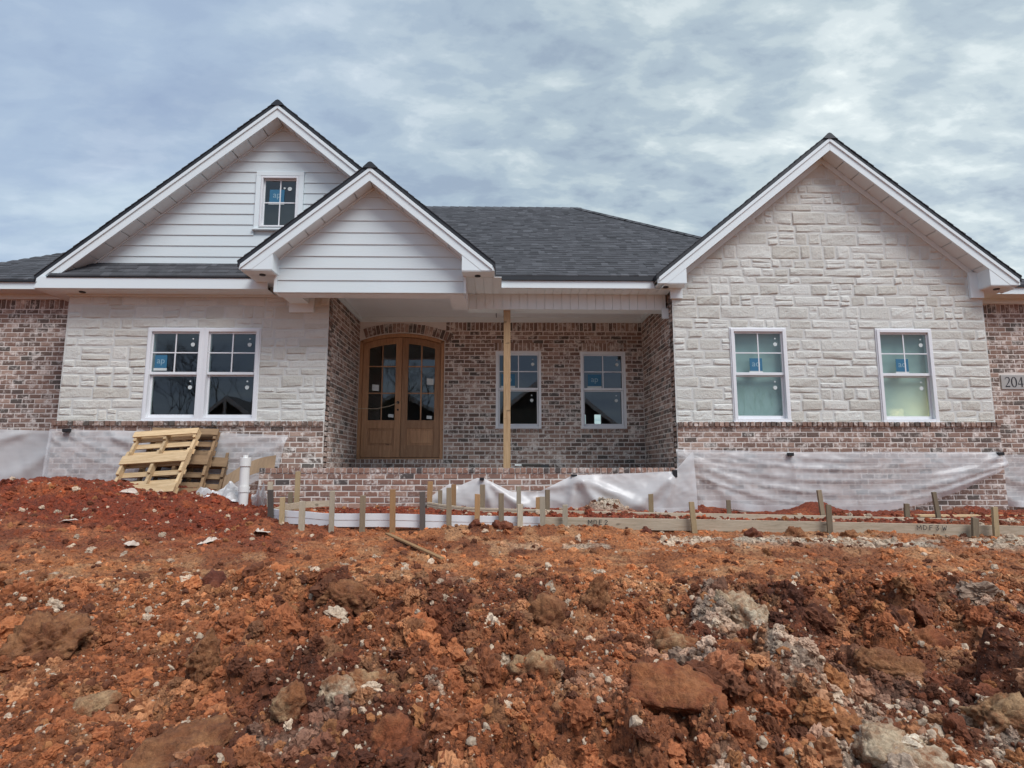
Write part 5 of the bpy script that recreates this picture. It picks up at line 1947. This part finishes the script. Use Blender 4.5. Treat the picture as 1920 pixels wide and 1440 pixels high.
ROCKM = {
    'pale': mat_rock("pale_limestone_rock", (.68, .51, .33), (.76, .62, .44), (.36, .14, .055)),
    'red': mat_rock("red_clay_clod", (.34, .10, .035), (.25, .07, .026), (.44, .17, .065)),
    'brown': mat_rock("brown_clay_clod", (.30, .115, .045), (.22, .075, .03), (.42, .19, .08)),
    'orange': mat_rock("orange_sandstone_rock", (.55, .27, .10), (.62, .36, .16), (.38, .16, .07)),
    'tan': mat_rock("tan_crusted_clod", (.38, .155, .06), (.28, .095, .035), (.54, .34, .18)),
    'dark': mat_rock("dark_red_clod", (.15, .04, .022), (.20, .055, .028), (.28, .09, .04)),
}
ROCKS = [  # x, y, half sizes, yaw, tilt, kind, label, seed
    (1.64, -5.34, (.34, .20, .13), -.5, (.15, .35), 'pale', "large pale limestone boulder half buried on the slope at right", 1),
    (.80, -6.55, (.36, .24, .08), -.55, (.30, .25), 'red', "broad flat reddish clay slab tilted on the slope in the foreground", 2),
    (.27, -6.42, (.055, .05, .085), .2, (0, .1), 'orange', "upright egg-shaped orange stone in the middle foreground", 3),
    (-1.60, -6.02, (.13, .11, .19), .3, (.1, -.1), 'brown', "upright brown clay block left of centre in the foreground", 4),
    (-2.62, -5.75, (.30, .20, .17), .4, (-.2, -.3), 'brown', "big brown clod at the left edge of the slope", 5),
    (-.46, -6.70, (.15, .13, .12), .9, (.1, .1), 'red', "rounded rusty red clod at the bottom centre left", 6),
    (-.80, -6.35, (.13, .10, .08), .3, (.2, .1), 'pale', "cream crusted lump beside the rusty red clod", 7),
    (-.69, -6.18, (.17, .08, .07), .6, (.0, .3), 'tan', "tan crusted clod with a pale ridge left of centre", 8),
    (.18, -6.02, (.17, .14, .12), -.3, (.1, .2), 'tan', "grey and tan rock in the very centre of the slope", 9),
    (-.10, -5.85, (.12, .10, .09), .5, (.0, .0), 'brown', "brown rock just left of the grey and tan rock", 10),
    (1.30, -6.98, (.16, .14, .12), .2, (.1, .0), 'red', "chunky rust red rock at the bottom edge right of centre", 11),
    (1.75, -6.70, (.30, .22, .09), .4, (.1, .1), 'pale', "white chalky mass at the lower right", 12),
    (.72, -7.02, (.19, .12, .09), -.2, (.0, .1), 'red', "rust red clod at the bottom edge below the flat slab", 13),
    (2.36, -6.55, (.26, .15, .12), -.45, (.1, .25), 'tan', "long pale crusted slab near the right edge", 14),
    (2.10, -6.05, (.28, .12, .10), -.4, (.1, .2), 'brown', "long brown clod running down the slope at right", 15),
    (.94, -5.83, (.045, .04, .04), .7, (.2, .1), 'orange', "small bright orange stone below the pale boulder", 16),
    (1.33, -6.33, (.05, .045, .06), .1, (.1, .3), 'orange', "amber stone lying in the white gravel at right", 17),
    (1.30, -6.10, (.05, .04, .065), .5, (.3, .1), 'orange', "tall orange stone above the white gravel", 18),
    (2.55, -5.75, (.17, .13, .11), .2, (.0, .2), 'red', "reddish block near the right edge of the slope", 19),
    (1.02, -5.72, (.20, .17, .14), .2, (.2, .1), 'tan', "crumbly grey tan clod left of the pale boulder", 20),
    (-1.03, -5.15, (.30, .16, .12), .2, (.2, .2), 'brown', "overhanging brown clod on the crest left of centre", 21),
    (.62, -5.30, (.13, .10, .22), .1, (.1, .2), 'brown', "tall dark clod standing on the crest right of centre", 22),
    (.30, -5.42, (.17, .13, .13), .6, (.1, .0), 'brown', "rounded brown clod left of the tall crest clod", 23),
    (-2.15, -4.75, (.16, .12, .10), .0, (.1, .1), 'dark', "dark squared clod on the left crest", 24),
    (-1.40, -4.45, (.13, .08, .08), .3, (.0, .1), 'brown', "blocky clod with a dark end on the left crest", 25),
    (2.76, -2.72, (.12, .10, .10), .4, (.2, .3), 'dark', "dark red clod against the form board, left of three", 27),
    (3.22, -2.74, (.14, .11, .09), .1, (.1, .0), 'brown', "brown clod against the form board, middle of three", 28),
    (3.78, -2.80, (.13, .10, .07), .7, (.0, .1), 'brown', "brown clod against the form board, right of three", 29),
    (.04, -2.72, (.17, .11, .08), .2, (.0, .1), 'dark', "dark red clod on the mound before the middle stakes", 30),
    (-.28, -2.66, (.10, .08, .09), .9, (.1, .0), 'dark', "small dark red clod left on the mound before the stakes", 31),
    (1.62, -2.62, (.10, .08, .07), .9, (.1, .0), 'dark', "pointed red clod in front of the far form board", 32),
    (6.35, -1.05, (.20, .12, .09), .2, (.1, .1), 'dark', "dark red clod under the torn corner of the right sheet", 33),
    (-6.55, -1.95, (.28, .18, .08), .2, (.0, .1), 'dark', "flat dark red clod on the mound at the far left", 34),
    (-2.05, -6.25, (.17, .12, .06), .5, (.2, -.2), 'tan', "tan broken slab low on the left slope", 35),
    (-1.42, -6.62, (.34, .22, .07), .75, (.2, -.2), 'brown', "wide flat brown slab in the left foreground", 36),
    (-.95, -7.0, (.30, .2, .07), .75, (.15, -.15), 'brown', "smooth brown slab at the bottom edge left of centre", 37),
    (-1.0, -6.42, (.11, .08, .13), .3, (.2, .1), 'tan', "grey crusted lump behind the yellow stone", 38),
    (-1.02, -6.78, (.035, .03, .045), .3, (.2, .1), 'orange', "small yellow stone at the lower left", 39),
]
for (x, y, hs_, yaw, (ta, tb), kind, label, seed) in ROCKS:
    kz = .80 if kind in ('pale', 'orange', 'dark') else .74
    hs_ = tuple(q * kz for q in hs_[:2]) + (hs_[2] * .95,)
    me = rock_mesh("rock", 500 + seed, 5 if max(hs_) > .15 and y < -4 else 4, ROCKM[kind], planes=16 if kind in ('pale', 'orange', 'tan') else 12, rough=.30, fine=.20 if kind != 'orange' else .05, size=hs_)
    o = bpy.data.objects.new("rock" if kind in ('pale', 'orange') else "dirt_clod", me)
    COL.objects.link(o)
    z = float(np.median(ground_z(np.array([x, x + .1, x - .1, x, x]), np.array([y, y, y, y + .1, y - .1]))))
    o.location = (x, y, z + hs_[2] * .12)
    o.rotation_euler = (ta, tb, yaw)
    tag(o, label, "rock" if kind in ('pale', 'orange') else "clod", "stones on the slope" if kind in ('pale', 'orange') else "clods on the slope")

# instanced pebbles and small clods (uncountable)
PROTO = bpy.data.collections.new("gravel_prototypes")
for k in range(10):
    me = rock_mesh("gravel_proto", 900 + k, 2 if k < 6 else 4, M['inst'], planes=8 if k < 6 else 11, rough=.3, fine=.07 if k < 6 else .20, smooth=False)
    PROTO.objects.link(bpy.data.objects.new("gravel_proto_%02d" % k, me))


def scatter(name, label, n, dfun, smin, smax, power, variants, embed, pale_frac, seed, keep=None):
    rg = np.random.default_rng(seed)
    D = dfun(rg.random(n * 2))
    X = (rg.random(n * 2) * 2 - 1) * (.90 * D + .5)
    Y = D - 9.5
    if keep is not None:
        k = keep(X, Y, rg); X, Y = X[k], Y[k]
    X, Y = X[:n], Y[:n]
    m = len(X)
    S = smin + (smax - smin) * rg.random(m) ** power
    Z = ground_z(X, Y) - embed * S
    me = bpy.data.meshes.new(name)
    me.vertices.add(m); me.vertices.foreach_set("co", np.stack([X, Y, Z], -1).ravel())
    a = me.attributes.new("rotv", 'FLOAT_VECTOR', 'POINT'); a.data.foreach_set("vector", (rg.random((m, 3)) * 6.283).ravel())
    sc = S[:, None] * (.65 + .6 * rg.random((m, 3)))
    a = me.attributes.new("sclv", 'FLOAT_VECTOR', 'POINT'); a.data.foreach_set("vector", sc.ravel())
    a = me.attributes.new("vid", 'INT', 'POINT'); a.data.foreach_set("value", rg.integers(variants[0], variants[1], m).astype(np.int32))
    c = soil_color(X, Y) * (.5 + 1.0 * rg.random((m, 1)))
    pick = rg.random(m)
    c = np.where((pick < pale_frac)[:, None], np.array([[.70, .54, .39]]) * (.65 + .5 * rg.random((m, 1))), c)
    c = np.where(((pick > pale_frac) & (pick < pale_frac + .05))[:, None], np.array([[.42, .17, .06]]) * (.7 + .5 * rg.random((m, 1))), c)
    c = np.where(((pick > .9))[:, None], np.array([[.17, .055, .022]]) * (.7 + .5 * rg.random((m, 1))), c)
    a = me.attributes.new("col", 'FLOAT_COLOR', 'POINT'); a.data.foreach_set("color", np.concatenate([np.clip(c, 0, .8), np.ones((m, 1))], 1).ravel())
    o = bpy.data.objects.new(name, me)
    COL.objects.link(o)
    tag(o, label, "gravel", kind="stuff")
    ng = bpy.data.node_groups.new(name, 'GeometryNodeTree')
    ng.interface.new_socket("Geometry", in_out='INPUT', socket_type='NodeSocketGeometry')
    ng.interface.new_socket("Geometry", in_out='OUTPUT', socket_type='NodeSocketGeometry')
    N, L = ng.nodes, ng.links
    gi, go = N.new('NodeGroupInput'), N.new('NodeGroupOutput')
    ci = N.new('GeometryNodeCollectionInfo')
    ci.inputs['Collection'].default_value = PROTO
    ci.inputs['Separate Children'].default_value = True
    ci.inputs['Reset Children'].default_value = True
    ip = N.new('GeometryNodeInstanceOnPoints')
    ip.inputs['Pick Instance'].default_value = True
    def na(nm, t):
        q = N.new('GeometryNodeInputNamedAttribute'); q.data_type = t; q.inputs['Name'].default_value = nm
        return next(s for s in q.outputs if s.enabled and s.name == 'Attribute')
    er = N.new('FunctionNodeEulerToRotation')
    L.new(na('rotv', 'FLOAT_VECTOR'), er.inputs[0])
    L.new(gi.outputs[0], ip.inputs['Points'])
    L.new(ci.outputs[0], ip.inputs['Instance'])
    L.new(na('vid', 'INT'), ip.inputs['Instance Index'])
    L.new(er.outputs[0], ip.inputs['Rotation'])
    L.new(na('sclv', 'FLOAT_VECTOR'), ip.inputs['Scale'])
    L.new(ip.outputs[0], go.inputs[0])
    md = o.modifiers.new("scatter", 'NODES'); md.node_group = ng
    return o


near_keep = lambda X, Y, rg: (Y + 9.5 < 4.75 + .4 * rg.random(len(X)))
scatter("gravel", "pebbles strewn over the near slope", 32000, lambda r: 2.2 + 2.9 * r ** .85, .006, .028, 2.8, (0, 6), .15, .10, 1, near_keep)
scatter("soil_lumps", "larger broken clods lying over the near slope", 700, lambda r: 2.4 + 2.6 * r ** .8, .035, .10, 2.2, (6, 10), .40, .05, 8, lambda X, Y, rg: rough_masks(X, Y)[0] > .35 + .3 * rg.random(len(X)))
scatter("soil_grains", "fine grains and crumbs between the clods of the near slope", 60000, lambda r: 2.2 + 2.7 * r ** .85, .003, .012, 1.6, (0, 10), .1, .07, 7, near_keep)
scatter("soil_clods", "small clods and crumbs covering the near slope", 5000, lambda r: 2.2 + 2.9 * r ** .85, .012, .06, 3.2, (6, 10), .25, .03, 2, near_keep)
scatter("soil_crumbs", "crumbs of soil on the flatter belt and the mounds", 15000, lambda r: 4.4 + 4.5 * r ** .9, .006, .045, 3.2, (4, 10), .25, .10, 3, lambda X, Y, rg: (Y < -.95) & ((rg.random(len(X)) < .4) | (rough_masks(X, Y)[1] + rough_masks(X, Y)[2] > .5)))
scatter("limestone_gravel", "pale crushed limestone in front of the right form boards", 5000, lambda r: 5.9 + .9 * r, .008, .05, 2.6, (0, 8), .3, .75, 4,
        lambda X, Y, rg: (X > 1.3) & (np.abs(Y + 3.02 + .10 * (X - 3)) < .14 + .08 * rg.random(len(X))) & (fbm(X, Y, .5, 3, 91) > -.05))
scatter("chalk_gravel", "white chalky gravel at the lower right", 4500, lambda r: 2.3 + 1.5 * r, .006, .030, 2.2, (0, 6), .2, .8, 5,
        lambda X, Y, rg: (((X - 1.7) / .75) ** 2 + ((Y + 6.6) / .55) ** 2 < rg.random(len(X))))
scatter("gravel_pile", "small heap of pale gravel against the plastic sheet", 2500, lambda r: 8.15 + .6 * r, .006, .020, 1.5, (0, 6), .1, .95, 6,
        lambda X, Y, rg: (((X - 1.48) / .42) ** 2 + ((Y + 1.0) / .34) ** 2 < rg.random(len(X))))

# ------------------------------------------------------------------ small litter
a_, b_2 = (-1.224, -2.806), (-.513, -3.979)
st_ = MB().bar((a_[0], a_[1], gz(*a_) + .05), (b_2[0], b_2[1], gz(*b_2) + .05), .045, .018)
tag(st_.build("wood_lath", M['stake_o'], bevel=.002), "thin reddish wooden lath lying on the flat soil", "stick")
for (x, y, s, lab, sd_) in ((-3.55, -3.4, .16, "white torn paper scrap on the left soil", 1), (-2.66, -2.55, .24, "folded pale sack scrap beside the leftmost stakes", 2), (-4.6, -2.8, .14, "small pale scrap on the mound below the pallets", 3), (-2.95, -3.15, .2, "pale crumpled scrap left of the form stakes", 4), (-5.9, -2.3, .2, "pinkish scrap on the mound at far left", 5), (-4.75, -1.55, .18, "pale chip of wood under the pallets", 6)):
    crumple("paper_scrap", lab, "scrap", M['paper'], (x, y, gz(x, y) + .012), s, s * .55, s * .22, sd_ * 3.7, 14, (.15, .1, sd_ * 1.1), 2.2, "litter on the soil")

# ------------------------------------------------------------------ the other side of the street (seen only as reflections)
def far_house(name, loc, half, ze, zp, depth, label, truss):
    h = empty(name, loc)
    tag(h, label, "house", "houses across the street")
    w = MB(); w.prism([(-half, -1), (half, -1), (half, ze), (0, zp - .15), (-half, ze)], -depth, 0); w.build("wall", M['dwall'], h)
    r = MB()
    k = (zp - ze) / half
    for s in (-1, 1):
        P = [(0, zp), (s * (half + .5), zp - k * (half + .5)), (s * (half + .5), zp - k * (half + .5) - .25), (0, zp - .25)]
        r.prism(P if s < 0 else P[::-1], -depth - .3, .5)
        Q = [(0, zp - .02), (s * (half + .5), zp - .02 - k * (half + .5)), (s * (half + .5), zp - .5 - k * (half + .5)), (0, zp - .5)]
        MB().prism(Q if s < 0 else Q[::-1], .501, .56).build("rake_board", M['trim'], h)
    r.build("roof", M['edge'], h)
    if truss:
        MB().bar((0, .58, zp - .3), (0, .58, zp - 2.0), .22, .15, (0, 1, 0)).build("king_post", M['trim'], h)
        MB().bar((-half * .8, .58, ze + .3), (half * .8, .58, ze + .3), .15, .22, (0, 0, 1)).build("tie_beam", M['trim'], h)
    return h


far_house("neighbour_house", (-24, -44, -1.2), 5.2, 4.2, 8.2, 9, "dark neighbour house with a trussed gable across the street", True)
far_house("neighbour_house", (4.9, -47, -1.2), 7.5, 5.6, 11.6, 10, "tall dark neighbour house with a plain gable across the street", False)
far_house("neighbour_house", (-12, -58, -1.2), 9, 6, 11.0, 9, "wide dark neighbour house set further back across the street", False)


def bare_tree(loc, h, seed, label):
    rr = random.Random(seed)
    t = empty("bare_tree", loc)
    tag(t, label, "tree", "bare trees across the street")
    tk = MB(); tk.tube([(0, 0, -.3), (.05, 0, h * .2), (-.05, .05, h * .45)], [.22, .17, .13], 8); tk.build("trunk", M['bark'], t)
    cr = MB()
    def grow(p, d, l, r, lev):
        q = p + d * l
        cr.tube([p, (p + q) / 2 + Vector((rr.uniform(-.1, .1), rr.uniform(-.1, .1), 0)) * l * .3, q], [r, r * .8, r * .6], 4)
        if lev == 0:
            return
        for _ in range(rr.choice((2, 3, 3))):
            nd = (d + Vector((rr.uniform(-.8, .8), rr.uniform(-.8, .8), rr.uniform(-.2, .5)))).normalized()
            grow(q, nd, l * rr.uniform(.62, .8), r * .62, lev - 1)
    for k in range(4):
        a = k * 1.57 + rr.uniform(-.4, .4)
        grow(Vector((-.03, .03, h * (.25 + .06 * k))), Vector((math.cos(a) * .6, math.sin(a) * .6, .8)).normalized(), h * .2, .08, 5)
    cr.build("crown", M['bark'], t)


bare_tree((-33, -52, -1.2), 13, 1, "tall bare tree left of the trussed neighbour house")
for k, (x_, y_, h_) in enumerate(((-9.5, -49, 15), (-14.5, -50, 16), (-19, -53, 15), (-28, -50, 16))):
    bare_tree((x_, y_, -1.2), h_, 20 + k, ["tall bare tree behind the wide neighbour house", "very tall bare tree between the neighbour houses", "bare tree close to the trussed neighbour house", "tall bare tree beside the trussed neighbour house"][k])
bare_tree((19, -50, -1.2), 11, 2, "bare tree right of the tall neighbour house")
bare_tree((27, -54, -1.2), 12, 3, "bare tree at the far right across the street")
